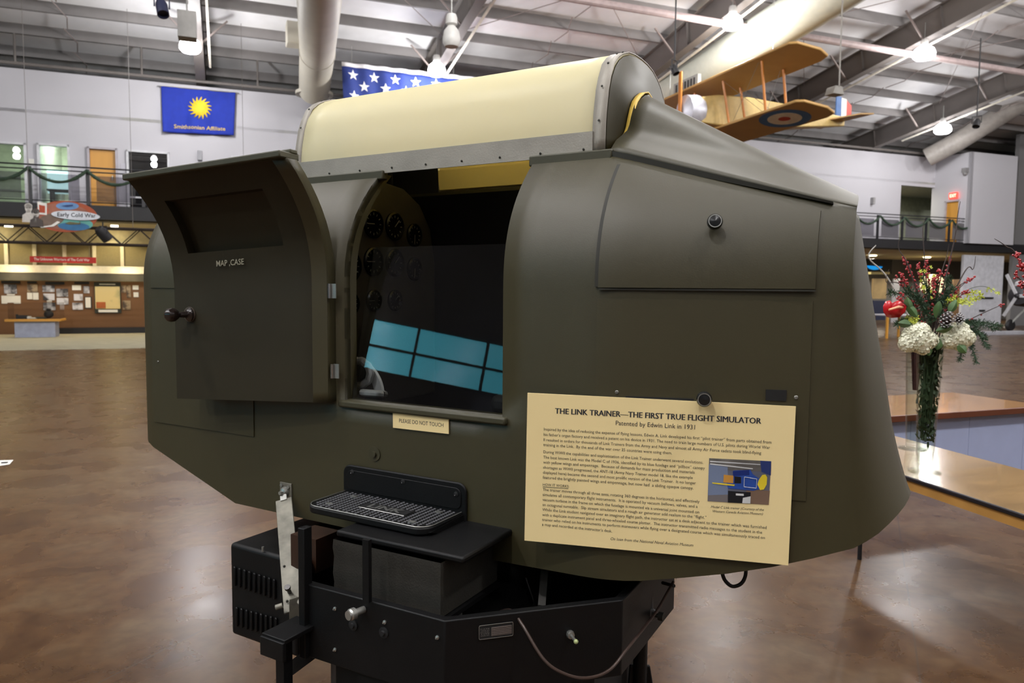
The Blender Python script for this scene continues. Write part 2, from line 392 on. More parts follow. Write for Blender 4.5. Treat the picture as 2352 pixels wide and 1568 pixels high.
# windows / doors in office wall
WINF = mat('window frame paint', (205, 205, 208), .5)
def opening(i, kind, n):
    a, b_, zt = opn[i]; zb0 = DECK + (.02)
    fw = .06
    fr = MB()
    for s in (a + fw / 2, b_ - fw / 2): fr.box(H(s, WB + .02, (zb0 + zt) / 2), (fw, .2, zt - zb0), (HH, BB, Z))
    fr.box(H((a + b_) / 2, WB + .02, zt - fw / 2), (b_ - a, .2, fw), (HH, BB, Z))
    if kind == 'door':
        r = MB().box(H((a + b_) / 2, WB + .06, (zb0 + zt) / 2 - .02), (b_ - a - .13, .05, zt - zb0 - .06), (HH, BB, Z)).build('door_%d' % n, WOODD, bevel=.004); struct(r)
        fr.build('door_frame', DOORF, r)
        MB().box(H(b_ - .16, WB - .02, DECK + 1.0), (.03, .08, .14), (HH, BB, Z)).build('door_handle', STEEL, r, bevel=.01)
    else:
        if kind == 'tall':
            r = MB().box(H((a + b_) / 2, WB + .06, (zb0 + zt) / 2), (b_ - a - .1, .01, zt - zb0 - .08), (HH, BB, Z)).build('window_%d' % n, GLASS)
        else:
            r = MB().box(H((a + b_) / 2, WB + .06, (zb0 + zt) / 2), (b_ - a - .1, .01, zt - zb0 - .08), (HH, BB, Z)).build('window_%d' % n, glassmat('tinted pane %d' % n, (.16, .2, .21), 0, .14))
            for zz in (DECK + .95, DECK + .45): fr.box(H((a + b_) / 2, WB + .04, zz), (b_ - a, .1, .05), (HH, BB, Z))
        struct(r); fr.build('window_frame', WINF, r)
opening(0, 'tall', 2); opening(1, 'tall', 3); opening(2, 'door', 2); opening(3, 'dark', 4); opening(4, 'dark', 5); opening(5, 'door', 3)
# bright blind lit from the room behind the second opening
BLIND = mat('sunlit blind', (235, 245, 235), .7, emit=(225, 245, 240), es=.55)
scr = MB(); a, b_, zt = opn[1]
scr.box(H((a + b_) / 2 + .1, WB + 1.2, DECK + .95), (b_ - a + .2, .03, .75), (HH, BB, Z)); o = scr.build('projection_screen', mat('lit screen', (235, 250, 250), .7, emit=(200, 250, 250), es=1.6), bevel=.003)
tag(o, 'bright glowing screen seen through the glass of the office next to the wooden door', 'screen')
# office furniture seen through the glass
dk = thing('office_desk', H(opn[1][0] + .9, WB + 1.0, DECK), 'dark office desk behind the lit glass panel on the balcony', 'desk')
MB().box(H(opn[1][0] + .9, WB + .8, DECK + .62), (1.6, .6, .04), (HH, BB, Z)).build('desk_top', BLK, dk)
for q in (-.7, .7): MB().box(H(opn[1][0] + .9 + q, WB + .8, DECK + .3), (.05, .5, .6), (HH, BB, Z)).build('leg', BLK, dk)
sh = thing('storage_shelf', H(opn[0][0] + .9, WB + 2.6, DECK), 'low metal shelf inside the leftmost office window', 'shelf')
for q in (.35, .75, 1.15): MB().box(H((opn[0][0] + opn[0][1]) / 2, WB + 2.6, DECK + q), (2.2, .5, .03), (HH, BB, Z)).build('shelf_board', STEEL, sh)
for q in (-1.08, 1.08): MB().box(H((opn[0][0] + opn[0][1]) / 2 + q, WB + 2.6, DECK + .6), (.04, .5, 1.2), (HH, BB, Z)).build('side_panel', STEEL, sh)
def area(loc, size, power, col=(1, 1, 1), rot=None, name='office ceiling lamp'):
    l = bpy.data.lights.new(name, 'AREA'); l.size = size; l.energy = power; l.color = col
    o = bpy.data.objects.new(name, l); COL.objects.link(o); o.location = loc
    if rot: o.rotation_euler = rot
    return o
area(H((opn[0][0] + opn[0][1]) / 2, WB + 1.8, 6.5), 1.2, 55, (.85, 1, .8)); area(H((opn[1][0] + opn[1][1]) / 2 + .2, WB + 1.8, 6.5), 1.2, 120, (.9, 1, .9))
area(H(sR - 1, WB + 1.6, 6.5), .8, 90, (1, .95, .75))
# right recess wood door and corner door, exit sign
p = onb(2068, 478, WB + 2.2); p2 = onb(2086, 478, WB + 2.2)
r = MB().box((H(sOf(p), WB + 3.6, 0) + H(sOf(p2) + .5, WB + 3.6, 0)) / 2 + Vector((0, 0, DECK + 1.05)), (1.0, .06, 2.1), (HH, BB, Z)).build('door_4', WOODD); struct(r)
mb = MB(); 
r = MB().box(H(sR + .05, (bd0 + bd1) / 2, (DECK + dzt) / 2), (.06, abs(bd1 - bd0) - .1, dzt - DECK - .04), (HH, BB, Z)).build('door_5', WOODD); struct(r)
fr = MB()
for bq in (bd0 - .03, bd1 + .03): fr.box(H(sR + .05, bq, (DECK + dzt) / 2), (.24, .07, dzt - DECK), (HH, BB, Z))
fr.box(H(sR + .05, (bd0 + bd1) / 2, dzt - .03), (.24, abs(bd0 - bd1), .07), (HH, BB, Z)); fr.build('door_frame', DOORF, r)
pe = onplane(2190, 449, H(sR - .1, 0, 0), HH)
es = thing('exit_sign', pe, 'glowing red exit sign above the wooden corner door', 'sign')
MB().box(pe, (.06, .42, .28), (HH, BB, Z)).build('sign_box', mat('exit red', (255, 60, 50), .5, emit=(255, 70, 55), es=2.0), es, bevel=.01)
mb = MB(); n_ = -HH * .035
put_text(mb, 'EXIT', pe + n_ + BB * .16 - Z * .07, pe + n_ - BB * .16 - Z * .07, Z, size=.2, bold=.02); mb.build('lettering', mat('exit letters', (255, 225, 200), .5, emit=(255, 200, 170), es=2.2), es)

# ---- balcony railing
RAIL = mat('black railing steel', (30, 30, 34), .45)
MESHG = glassmat('grey mesh infill', (.62, .61, .64), .5, .0)
def rail_post_s():
    a = s_at(68, RB); b_ = s_at(200, RB); st = b_ - a; out = []; s = a
    e = s_at(2238, RB)
    n = round((e - a) / st); st = (e - a) / n
    return [a + st * k for k in range(-4, n + 1)], st
PS, PST = rail_post_s()
print('posts', PST, len(PS))
rg = thing('balcony_railing', H(PS[0], RB, DECK), 'long black steel balcony railing with grey mesh panels in front of the upper offices', 'railing')
mb = MB(); sA, sB = PS[0], PS[-1]
mb.tube([H(sA, RB, DECK + 1.05), H(sB, RB, DECK + 1.05)], .022, 8); mb.build('handrail', RAIL, rg)
MB().tube([H(sA, RB, DECK + .93), H(sB, RB, DECK + .93)], .018, 8).build('upper_rail', RAIL, rg)
MB().tube([H(sA, RB, DECK + .08), H(sB, RB, DECK + .08)], .016, 8).build('lower_rail', RAIL, rg)
for s in PS:
    MB().box(H(s, RB, DECK + .5), (.09, .06, 1.0), (HH, BB, Z)).build('post', RAIL, rg)
for i in range(len(PS) - 1):
    c = (PS[i] + PS[i + 1]) / 2
    MB().box(H(c, RB, DECK + .47), (PST - .42, .006, .72), (HH, BB, Z)).build('mesh_panel', MESHG, rg)
PINE = mat('dark pine garland', (42, 60, 44), .8, var=.3, scale=20)
for i in range(len(PS) - 1):
    s0, s1 = PS[i], PS[i + 1]; mb = MB(); pts = []; rr = []
    for k in range(15):
        t = k / 14; pts.append(H(s0 + (s1 - s0) * t, RB - .13, DECK + .95 - .36 * 4 * t * (1 - t))); rr.append(.035 + .018 * random.random())
    mb.tube(pts, rr, 7)
    for k in range(60):
        t = random.random(); c = H(s0 + (s1 - s0) * t, RB - .13, DECK + .95 - .36 * 4 * t * (1 - t)); d = Vector((random.uniform(-1, 1), random.uniform(-1, 1), random.uniform(-1, 1))).normalized()
        mb.tube([c, c + d * .075], [.012, .003], 4)
    px = CX + F * (H((s0 + s1) / 2, RB, 4.5).x / H((s0 + s1) / 2, RB, 4.5).y)
    o = mb.build('pine_garland', PINE)
    tag(o, 'green pine garland swag looped between two posts of the balcony railing', 'garland', 'garland swags on the balcony railing')

# ---- ground floor exhibit room under the balcony (left)
EB = 27.3
sx1 = s_at(700, EB); 
zA, zB_, zC, zD_ = zb(100, 645, EB), zb(100, 626, EB), zb(100, 609, EB), zb(100, 554, EB)
mb = MB(); wpanel(mb, S0 + 3, sx1, 0, zA, b=EB); struct(mb.build('wall_7', TAN))
mb = MB(); wpanel(mb, S0 + 3, sx1, zA, 3.4, b=EB); struct(mb.build('wall_8', TANF))
zt1 = zb(100, 609, EB - .45); zt0 = zb(100, 626, EB - .45)
mb = MB(); wpanel(mb, S0 + 3, sx1, zb(100, 644, EB - .5), zt0 + .02, b=EB - .5, t=.05); struct(mb.build('trim_2', DKG))
mb = MB(); mb.box(H((S0 + 3 + sx1) / 2, EB - .42, (zt0 + zt1) / 2), (sx1 - S0 - 3, .22, zt1 - zt0), (HH, BB, Z)); mb.box(H((S0 + 3 + sx1) / 2, EB - .05, (zD_ + 3.38) / 2), (sx1 - S0 - 3, .1, 3.38 - zD_), (HH, BB, Z))
WHT = mat('cream white trim', (205, 196, 166), .6)
ms = [s_at(x, EB - .3) for x in (-136, -67, 2, 68, 138, 208, 273, 338, 405, 470)]
for s in ms: mb.box(H(s, EB - .04, (zC + zD_) / 2), (.1, .1, zD_ - zC), (HH, BB, Z))
struct(mb.build('trim_3', WHT))
mb = MB(); wpanel(mb, s_at(115, EB - .1), sx1, .02, .2, b=EB - .12, t=.1); struct(mb.build('baseboard_back', BLK))
# carpet edge
mb = MB(); mb.prism([H(S0 + 3, 21.0, 0), H(s_at(700, 21), 20.6, 0), H(s_at(700, 24), EB, 0), H(S0 + 3, EB, 0)], (0, 0, .012)); o = mb.build('floor_3', CARPET); struct(o)
# side return wall closing the exhibit bay and dark zone behind the trainer
mb = MB(); mb.prism([H(sx1, RB + .3, 0), H(sx1, EB, 0), H(sx1, EB, 3.4), H(sx1, RB + .3, 3.4)], HH * .15); struct(mb.build('wall_9', TAN))
for k, (px, py) in enumerate(((105, 549), (312, 552), (-80, 548), (520, 556))):
    p = onz(px, py, 3.36); p = H(sOf(p), 25.8 + .9, 3.36)
    t = thing('downlight', p, ['round recessed downlight above the red banner', 'round recessed downlight right of the red banner', 'recessed downlight over the far left of the display wall', 'recessed downlight hidden behind the trainer door'][k], 'light', 'downlights over the exhibit wall')
    MB().lathe([(.0, 0), (.16, 0), (.18, .03), (.0, .03)], p - Z * .03, n=16).build('diffuser', mat('lamp lens', (255, 245, 205), .5, emit=(255, 240, 190), es=14), t)
    l = bpy.data.lights.new('spot', 'SPOT'); l.energy = 85; l.spot_size = 2.3; l.color = (1, .86, .58); l.shadow_soft_size = .1
    o = bpy.data.objects.new('downlight lamp', l); COL.objects.link(o); o.location = p - Z * .06 + BB * -.15
for px, py in ((2005, 575), (2130, 575), (2290, 572), (1900, 575)):  # added fill fixtures, none seen here; they lift the dark under the deck
    p = H(s_at(px, 28.0, py), 28.0, 3.36)
    t = thing('downlight', p, 'added fill downlight brightening the dark under the right balcony', 'light', 'added fill downlights under the right balcony')
    MB().lathe([(.0, 0), (.16, 0), (.18, .03), (.0, .03)], p - Z * .03, n=16).build('diffuser', bpy.data.materials['lamp lens'], t)
    l = bpy.data.lights.new('spot', 'SPOT'); l.energy = 420; l.spot_size = 2.7; l.color = (1, .92, .78); l.shadow_soft_size = .1
    o = bpy.data.objects.new('downlight lamp', l); COL.objects.link(o); o.location = p - Z * .06
for px in (40, 170, 290):
    p = H(s_at(px, EB), EB - 1.3, 2.0)
    l = bpy.data.lights.new('track', 'AREA'); l.size = .5; l.energy = 9; l.color = (1, .78, .52)
    o = bpy.data.objects.new('exhibit wall lamp', l); COL.objects.link(o); o.location = H(s_at(px, EB), EB - .95, 1.98); o.rotation_euler = (math.radians(50), 0, math.atan2(HH.y, HH.x))
# exhibit photos: (x0,y0,x1,y1 px, kind, label)
def photo_mat(name, dark, light, seed, scale=8):
    m = mat(name, (128, 128, 128), .5); nt = m.node_tree
    r = [n for n in nt.nodes if n.type == 'VALTORGB'][0]; r.color_ramp.elements[0].color = srgb(*dark); r.color_ramp.elements[1].color = srgb(*light)
    r.color_ramp.elements[0].position = .42; r.color_ramp.elements[1].position = .56
    n = [n for n in nt.nodes if n.type == 'TEX_NOISE'][0]; n.inputs['Scale'].default_value = scale; n.noise_dimensions = '4D'; n.inputs['W'].default_value = seed
    return m
BW = [photo_mat('grey photo %d' % i, (48, 46, 48), (205, 205, 210), i * 3.1, 3) for i in range(5)]
SEP = photo_mat('sepia photo', (70, 56, 42), (150, 130, 100), 4, 5)
PAPER = mat('white caption paper', (222, 220, 210), .7, var=.03)
PL = [(3, 645, 46, 650, 'h', 'black heading strip at the far left of the display wall'), (10, 653, 38, 674, 'b', 'dark group photograph under the leftmost heading strip'), (4, 679, 47, 697, 'p', 'wide white text card below the dark group photograph'), (16, 675, 34, 678, 'p', 'thin white caption right under the leftmost photograph'),
 (63, 646, 84, 650, 'h', 'short black heading strip second from the left'), (63, 653, 86, 671, 's', 'sepia photograph under the second heading strip'), (63, 672, 74, 687, 'p', 'small upright white card, left one of a pair'), (76, 672, 88, 688, 'p', 'small upright white card, right one of a pair'),
 (104, 647, 148, 653, 'h', 'long black heading strip above the aircraft photographs'), (98, 655, 125, 670, 'b', 'aircraft photograph at the top of the third column'), (100, 674, 125, 689, 'b', 'photograph directly below the top aircraft photograph'), (130, 663, 156, 681, 'b', 'photograph offset to the right in the third group'), (131, 684, 157, 699, 'b', 'blue-grey photograph at the bottom right of the third group'), (108, 690, 119, 692, 'p', 'tiny caption under the lower aircraft photograph'), (100, 694, 127, 712, 'b', 'low photograph seen above the display case'),
 (171, 647, 205, 652, 'h', 'black heading strip left of the large map'), (166, 655, 186, 666, 'p', 'pale landscape print under the heading left of the map'), (170, 675, 190, 690, 'b', 'middle photograph in the column left of the map'), (167, 695, 190, 711, 'b', 'lowest photograph in the column left of the map'), (192, 657, 205, 673, 'b', 'small dark photograph next to the large map'), (195, 681, 210, 708, 'f', 'black framed white text sheet left of the large map'),
 (279, 655, 289, 672, 's', 'small brown photograph right of the large map'), (291, 655, 300, 683, 's', 'tall brown photograph right of the large map'), (282, 690, 300, 711, 's', 'faded photograph low on the right of the large map'), (305, 655, 318, 665, 'p', 'pale print near the nose of the trainer, upper'), (307, 671, 318, 682, 'p', 'pale print near the nose of the trainer, lower')]
for i, (x0, y0, x1, y1, kd, lb) in enumerate(PL):
    b_ = EB - .02; p0 = onb(x0, y1, b_); p1 = onb(x1, y0, b_); c = (p0 + p1) / 2; wd = sOf(p1) - sOf(p0); ht = p1.z - p0.z
    m_ = {'h': BLK, 'p': PAPER, 'b': BW[i % 5], 's': SEP, 'f': PAPER}[kd]
    if kd == 'f':
        t = thing('framed_text', c - Z * ht / 2, lb, 'text panel'); MB().box(c, (wd, .03, ht), (HH, BB, Z)).build('frame', BLK, t); MB().box(c - BB * .02, (wd - .05, .01, ht - .05), (HH, BB, Z)).build('paper_sheet', PAPER, t)
    else:
        o = MB().box(c, (wd, .03, ht), (HH, BB, Z)).build({'h': 'heading_strip', 'p': 'caption_card'}.get(kd, 'exhibit_photo'), m_)
        tag(o, lb, {'h': 'heading', 'p': 'caption card'}.get(kd, 'photograph'))
p0 = onb(218, 719, EB - .05); p1 = onb(277, 648, EB - .05); c = (p0 + p1) / 2; wd = sOf(p1) - sOf(p0); ht = p1.z - p0.z
mp = thing('map_board', c - Z * ht / 2, 'large framed map poster with dark green border on the display wall', 'map')
MB().box(c, (wd, .04, ht), (HH, BB, Z)).build('board', mat('dark green board', (38, 42, 34), .7), mp)
c2 = c + Z * ht * .0
MB().box(c2 - BB * .025, (wd * .93, .01, ht * .72), (HH, BB, Z)).build('map_sheet', photo_mat('map print', (150, 148, 104), (210, 190, 130), 9, 1.6), mp)
MB().box(c2 - BB * .035 - HH * wd * .26 - Z * ht * .24, (wd * .35, .01, ht * .2), (HH, BB, Z)).build('inset_picture', mat('orange inset', (170, 90, 40), .7, var=.3, scale=2), mp)
MB().box(c2 - BB * .025 - Z * ht * .43, (wd * .72, .01, ht * .08), (HH, BB, Z)).build('caption_strip', PAPER, mp)
MB().box(c2 - BB * .025 + Z * ht * .43, (wd * .6, .01, ht * .03), (HH, BB, Z)).build('title_line', PAPER, mp)
# red banner
p0 = onb(69, 604, EB - .65); p1 = onb(221, 603, EB - .65); zt = onb(69, 588, EB - .65).z; zb_ = onb(69, 602, EB - .65).z
bn = thing('red_banner', H(sOf(p0), EB - .65, zb_), 'long red banner with white lettering on the khaki panels', 'banner')
cc = H((sOf(p0) + sOf(p1)) / 2, EB - .65, (zt + zb_) / 2); wd = sOf(p1) - sOf(p0); ht = zt - zb_
MB().box(cc, (wd, .02, ht), (HH, BB, Z)).build('banner_board', mat('banner red', (178, 32, 22), .6, var=.04), bn)
mb = MB(); put_text(mb, 'The Unknown Warriors of The Cold War', cc - BB * .012 - HH * wd * .44 - Z * ht * .16, cc - BB * .012 + HH * wd * .4 - Z * ht * .16, Z, size=ht * .62, bold=.01)
mb.build('lettering', mat('white letters', (235, 225, 215), .6), bn)
for q in (-.4, .4): MB().tube([cc + HH * wd * q + Z * ht / 2, cc + HH * wd * q + Z * (3.38 - cc.z)], .004, 5).build('hanging_wire', STEEL, bn)
# lighting truss along the balcony
TB = 21.6
zt_ = zb(60, 517, TB); zl_ = zb(60, 556, TB)
tr = thing('lighting_truss', H(S0 + 3, TB, zl_), 'dark box truss hanging along the front of the balcony above the exhibits', 'truss')
s0, s1 = S0 + 3, s_at(720, TB)
ch = [(TB, zt_), (TB, zl_), (TB + .45, zt_), (TB + .45, zl_)]
TRM = mat('dark truss tube', (52, 44, 40), .5, .3)
for (b_, z_) in ch: MB().tube([H(s0, b_, z_), H(s1, b_, z_)], .028, 6).build('chord', TRM, tr)
mb = MB(); s = s0; k = 0; ds = .42
while s < s1 - ds:
    za, zz = (zt_, zl_) if k % 2 else (zl_, zt_)
    for b_ in (TB, TB + .45): mb.tube([H(s, b_, za), H(s + ds, b_, zz)], .014, 5, cap=False)
    for z_ in (zt_, zl_): mb.tube([H(s, TB + (.45 if k % 2 else 0), z_), H(s + ds, TB + (0 if k % 2 else .45), z_)], .012, 5, cap=False)
    s += ds; k += 1
mb.build('lattice', TRM, tr)
for px in (-140, 60, 300, 560): 
    s = s_at(px, TB); MB().tube([H(s, TB + .2, zt_), H(s, TB + .2, z_roof(TB))], .006, 5).build('hanging_wire', BEAM, tr)
def canister(p, d, label, name='spotlight', r=.09, L=.26, m_=None):
    m_ = m_ or BLK; d = Vector(d).normalized(); t = thing(name, p, label, 'spotlight')
    MB().lathe([(0, -L / 2), (r * .7, -L / 2), (r, -L * .2), (r, L / 2), (r * .8, L / 2), (r * .75, L * .35), (0, L * .35)], p, d, 14).build('housing', m_, t)
    mb = MB(); x = d.cross(Z); x = x.normalized() if x.length > .1 else Vector((1, 0, 0))
    mb.tube([p + x * (r + .02), p + x * (r + .02) + Z * .18, p - x * (r + .02) + Z * .18, p - x * (r + .02)], .012, 6); mb.tube([p + Z * .18, Vector((p.x, p.y, max(p.z + .3, min(p.z + 2.2, z_roof(bOf(p)) + .1)) if p.z > 4 else p.z + .3))], .016, 6); mb.build('yoke', m_, t)
    return t
pc = onb(240, 538, TB); canister(H(sOf(pc), TB - .24, pc.z), (.3, .6, -.7), 'black stage lamp clamped under the truss right of the oval sign', r=.14, L=.36)
for (px, lb) in ((20, 'small white tubular lamp at the far left of the truss'), (263, 'small white tubular lamp on the truss right of the oval sign')):
    pc = onb(px, 519, TB + .3); t = MB().box(pc, (.17, .08, .05), (HH, BB, Z)).build('truss_lamp', mat('truss lamp', (255, 245, 220), .5, emit=(255, 245, 220), es=4)); tag(t, lb, 'light')
# oval theme sign
SB = 21.2
def sg(px, py): return onb(px, py, SB)
cs = sg(151, 497); kx = (sg(223, 497) - cs).length; kz = (sg(151, 461) - cs).length
sn = thing('oval_theme_sign', cs - Z * kz, 'oval picture sign with white name plate hanging in front of the truss', 'sign')
def ell(c, rx, rz, n=40, a0=0, a1=2 * math.pi, rot=0): 
    out = []
    for k in range(n):
        t = a0 + (a1 - a0) * k / n; x, y = rx * math.cos(t), rz * math.sin(t)
        out.append(c + HH * (x * math.cos(rot) - y * math.sin(rot)) + Z * (x * math.sin(rot) + y * math.cos(rot)))
    return out
MB().prism(ell(cs, kx, kz, rot=.04), BB * .05).build('picture_board', mat('orange board', (160, 72, 34), .6, var=.1), sn)
mb = MB()
def blob(pc, rx, rz, mi, lay, rot=0): mb.prism(ell(sg(*pc) - BB * (.004 + .004 * lay), rx * kx, rz * kz, 24, rot=rot), BB * .003, mi)
blob((146, 497), .86, .86, 0, 0); blob((155, 473), .36, .24, 1, 1, .05); blob((172, 514), .58, .42, 2, 1, .0); blob((170, 520), .5, .26, 3, 2); blob((118, 505), .42, .4, 4, 1.5, .3)
blob((98, 483), .18, .34, 5, 2); mb.prism([sg(x, y) - BB * .02 for x, y in ((86, 463), (108, 467), (108, 494), (88, 492))], BB * .003, 6); mb.prism([sg(x, y) - BB * .024 for x, y in ((90, 470), (104, 473), (104, 489), (91, 488))], BB * .003, 5)
mb.prism([sg(x, y) - BB * .026 for x, y in ((92, 521), (118, 517), (132, 508), (139, 510), (124, 520), (96, 523))], BB * .003, 6)
mb.prism([sg(x, y) - BB * .026 for x, y in ((141, 473), (152, 471), (168, 470), (168, 473), (155, 475))], BB * .003, 7); mb.prism([sg(x, y) - BB * .026 for x, y in ((150, 513), (160, 509), (182, 512), (184, 507), (185, 515), (160, 516))], BB * .003, 8)
mb.build('picture_collage', [mat('rust collage', (150, 92, 70), .6, var=.25, scale=3), mat('sky blue', (98, 138, 184), .6, var=.2, scale=5), mat('teal', (92, 160, 150), .6, var=.15, scale=4), mat('sea blue', (44, 104, 148), .6, var=.2, scale=4), mat('brown grey', (112, 92, 78), .6, var=.25, scale=5), mat('burnt orange', (180, 70, 34), .6, var=.3, scale=6), mat('pale print', (226, 222, 214), .6), mat('dark blue plane', (40, 58, 110), .6), mat('olive plane', (96, 92, 60), .6, var=.3, scale=9)], sn)
mb = MB(); cw = sg(175, 495) - BB * .05; mb.prism(ell(cw, kx * .77, kz * .29, 36, rot=-.03), BB * .02); mb.build('name_plate', mat('white plate', (206, 210, 216), .5), sn)
mb = MB(); q0, q1 = sg(133, 497) - BB * .056, sg(221, 500) - BB * .056; put_text(mb, 'Early Cold War', q0, q1, Z, bold=.012); mb.build('lettering', INK, sn)
# two generic grey portrait cut-outs
mb = MB()
for (px, py, k) in ((66, 478, 1.0), (83, 490, .95)):
    c = sg(px, py) - BB * .03
    mb.prism(ell(c, .075 * k, .105 * k, 18), BB * .02, 0); mb.prism(ell(c + Z * .05, .082 * k, .07 * k, 18), BB * .015, 1 if px == 83 else 0)
    mb.prism([c + HH * x * k + Z * y * k for x, y in ((-.05, -.07), (.05, -.07), (.06, -.12), (.14, -.17), (.16, -.34), (-.14, -.34), (-.13, -.17), (-.06, -.12))], BB * .02, 0 if px == 66 else 1)
    mb.prism(ell(c - BB * .003 + HH * -.03 + Z * .01, .012, .008, 8), BB * .004, 1); mb.prism(ell(c - BB * .003 + HH * .03 + Z * .01, .012, .008, 8), BB * .004, 1); mb.prism(ell(c - BB * .003 - Z * .05, .028, .007, 8), BB * .004, 1)
mb.build('portrait_cutouts', [mat('portrait light', (190, 184, 176), .6, var=.1, scale=20), mat('portrait dark', (72, 62, 56), .6)], sn)
for q in (-.5, .5): MB().tube([cs + HH * kx * q + Z * kz * .8 + BB * .03, H(sOf(cs) + kx * q, SB + .03, zt_ + .4), H(sOf(cs) + kx * q, TB, zt_)], .006, 5).build('hanging_wire', STEEL, sn)
# display case table
pz = onz(66, 776, 0); dc = thing('display_case_table', pz, 'glass display case on a wooden shelf with grey pedestal in front of the display wall', 'display case')
bC = bOf(pz); def_s = lambda px: s_at(px, bC)
cs_ = H((def_s(18) + def_s(113)) / 2, bC + .35, 0)
ztop = onb(60, 737, bC).z
MB().box(cs_ + Z * ztop / 2, (def_s(113) - def_s(18), .6, ztop - .02), (HH, BB, Z)).build('pedestal', mat('grey laminate', (150, 154, 172), .5), dc, bevel=.01)
MB().box(H((def_s(-2) + def_s(128)) / 2, bC + .35, ztop + .02), (def_s(128) - def_s(-2), .85, .07), (HH, BB, Z)).build('shelf_board', WOODD, dc, bevel=.01)
zc_ = onb(60, 695, bC).z
MB().box(H((def_s(5) + def_s(126)) / 2, bC + .35, (ztop + .06 + zc_) / 2), (def_s(126) - def_s(5), .7, zc_ - ztop - .06), (HH, BB, Z)).build('glass_case', glassmat('case glass', (.93, .93, .93), 0, .0), dc)
q = H(def_s(95), bC + .3, ztop + .06); o = MB().sphere(q + Z * .13, .13, 14, sc=(1, 1, .95)).lathe([(.05, .24), (.07, .27), (.03, .3), (0, .3)], q, n=12).build('leather_helmet', BLK); tag(o, 'round dark object inside the display case', 'artefact')
for (px, wd, ht, lb, m_) in ((20, .05, .13, 'small dark upright object at the left in the display case', BLK), (33, .28, .1, 'low dark object lying in the display case', BLK), (47, .14, .07, 'bright white card standing in the display case', PAPER), (60, .22, .03, 'flat pale papers lying in the display case', PAPER), (78, .3, .05, 'flat grey-green item in front of the round dark object', DKG)):
    q = H(def_s(px), bC + .3, ztop + .06 + ht / 2); o = MB().box(q, (wd, .12, ht), (HH, BB, Z)).build('case_artefact', m_, bevel=.015); tag(o, lb, 'artefact')

# ---- Smithsonian flag on the wall
def cloth(P00, P10, P11, P01, n, nu, nv, waves, amp):
    rows = []
    for j in range(nv + 1):
        v = j / nv; r = []
        for i in range(nu + 1):
            u = i / nu
            p = P00 * (1 - u) * (1 - v) + P10 * u * (1 - v) + P11 * u * v + P01 * (1 - u) * v
            r.append(p + n * amp * (.3 + v) * (math.sin(u * waves + v * 1.7) + .4 * math.sin(u * waves * 2.3 + 1)))
        rows.append(r)
    return rows
FB = WB - .12; nrm = -BB
c4 = [onb(x, y, FB) for x, y in ((370, 198), (541, 213), (537, 311), (374, 303))]
fg = thing('emblem_flag', c4[3], 'blue flag with yellow sun emblem hanging on the white wall', 'flag')
def flagpt(u, v, c=c4, waves=14, amp=.03, off=0): 
    p = c[0] * (1 - u) * (1 - v) + c[1] * u * (1 - v) + c[2] * u * v + c[3] * (1 - u) * v
    return p + nrm * (amp * (.3 + v) * (math.sin(u * waves + v * 1.7) + .4 * math.sin(u * waves * 2.3 + 1)) + off)
mb = MB(); mb.grid([[flagpt(i / 60, j / 24) for i in range(61)] for j in range(25)]); mb.build('cloth', mat('royal blue cloth', (22, 48, 160), .8, var=.08), fg, solid=.006)
mb = MB(); pts = []; W_, Hh_ = (c4[1] - c4[0]).length, (c4[3] - c4[0]).length; cu_, cv_ = .515, .42
for k in range(16):
    a0 = 2 * math.pi * k / 16
    for (da, r) in ((-.14, .165), (-.02, .205), (.10, .25), (.16, .255), (.13, .2), (.16, .17)):
        pts.append((cu_ + r * Hh_ / W_ * 1.0 * math.cos(a0 + da), cv_ + r * math.sin(a0 + da)))
cen = flagpt(cu_, cv_, off=.03); ring = [flagpt(u, v, off=.03) for u, v in pts]; n = len(ring)
mb.add([cen] + ring, [(0, 1 + i, 1 + (i + 1) % n) for i in range(n)]); mb.build('sun_emblem', mat('yellow print', (244, 206, 46), .7), fg, solid=.004)
vs, fs = text2d('Smithsonian Affiliate', .012); x0 = min(v.x for v in vs); x1 = max(v.x for v in vs)
mb = MB(); mb.add([flagpt(.155 + .72 * (v.x - x0) / (x1 - x0), .905 - v.y * .125, off=.03) for v in vs], fs); mb.build('lettering', mat('gold print', (206, 180, 110), .7), fg)
MB().tube([c4[0] - HH * .1, c4[1] + HH * .1], .015, 6).build('top_rod', STEEL, fg)
# ---- big striped flag
UB = 23.3
tl, tr_ = onb(785, 152, UB), onb(1068, 184, UB); ex = (tr_ - tl); cw_ = ex.length; ex.normalize(); ez = Vector((0, 0, -1)); starstep = cw_ / 6.0
ch_ = starstep * 4.6; FW, FH = cw_ * 2.5, ch_ * 13 / 7
def fpt(x, y, off=0): return tl + ex * x + ez * y + ex * (y * .045) - BB * (.05 * math.sin(x * 5 + y * .8) * min(1, y * 1.2 + .15) + .03 * math.sin(x * 11 - y) + off)
us = thing('striped_flag', tl + ez * FH, 'huge hanging flag with white stars on blue and red and white stripes behind the canopy', 'flag')
mb = MB(); nx, ny = 130, 52
rows = [[fpt(FW * i / nx, FH * j / ny) for i in range(nx + 1)] for j in range(ny + 1)]
vs = [p for r in rows for p in r]
for j in range(ny):
    for i in range(nx):
        mi = 2 if (i < nx * .4 and j < ny * 7 / 13) else (0 if int(j / 4) % 2 == 0 else 1)
        mb.f.append((j * (nx + 1) + i, j * (nx + 1) + i + 1, (j + 1) * (nx + 1) + i + 1, (j + 1) * (nx + 1) + i)); mb.m.append(mi); mb.sm.append(True)
mb.v = vs
mb.build('cloth', [mat('flag red', (196, 52, 44), .8), mat('flag white', (225, 225, 230), .8), mat('flag blue', (36, 54, 124), .8, var=.1)], us, solid=.01)
mb = MB()
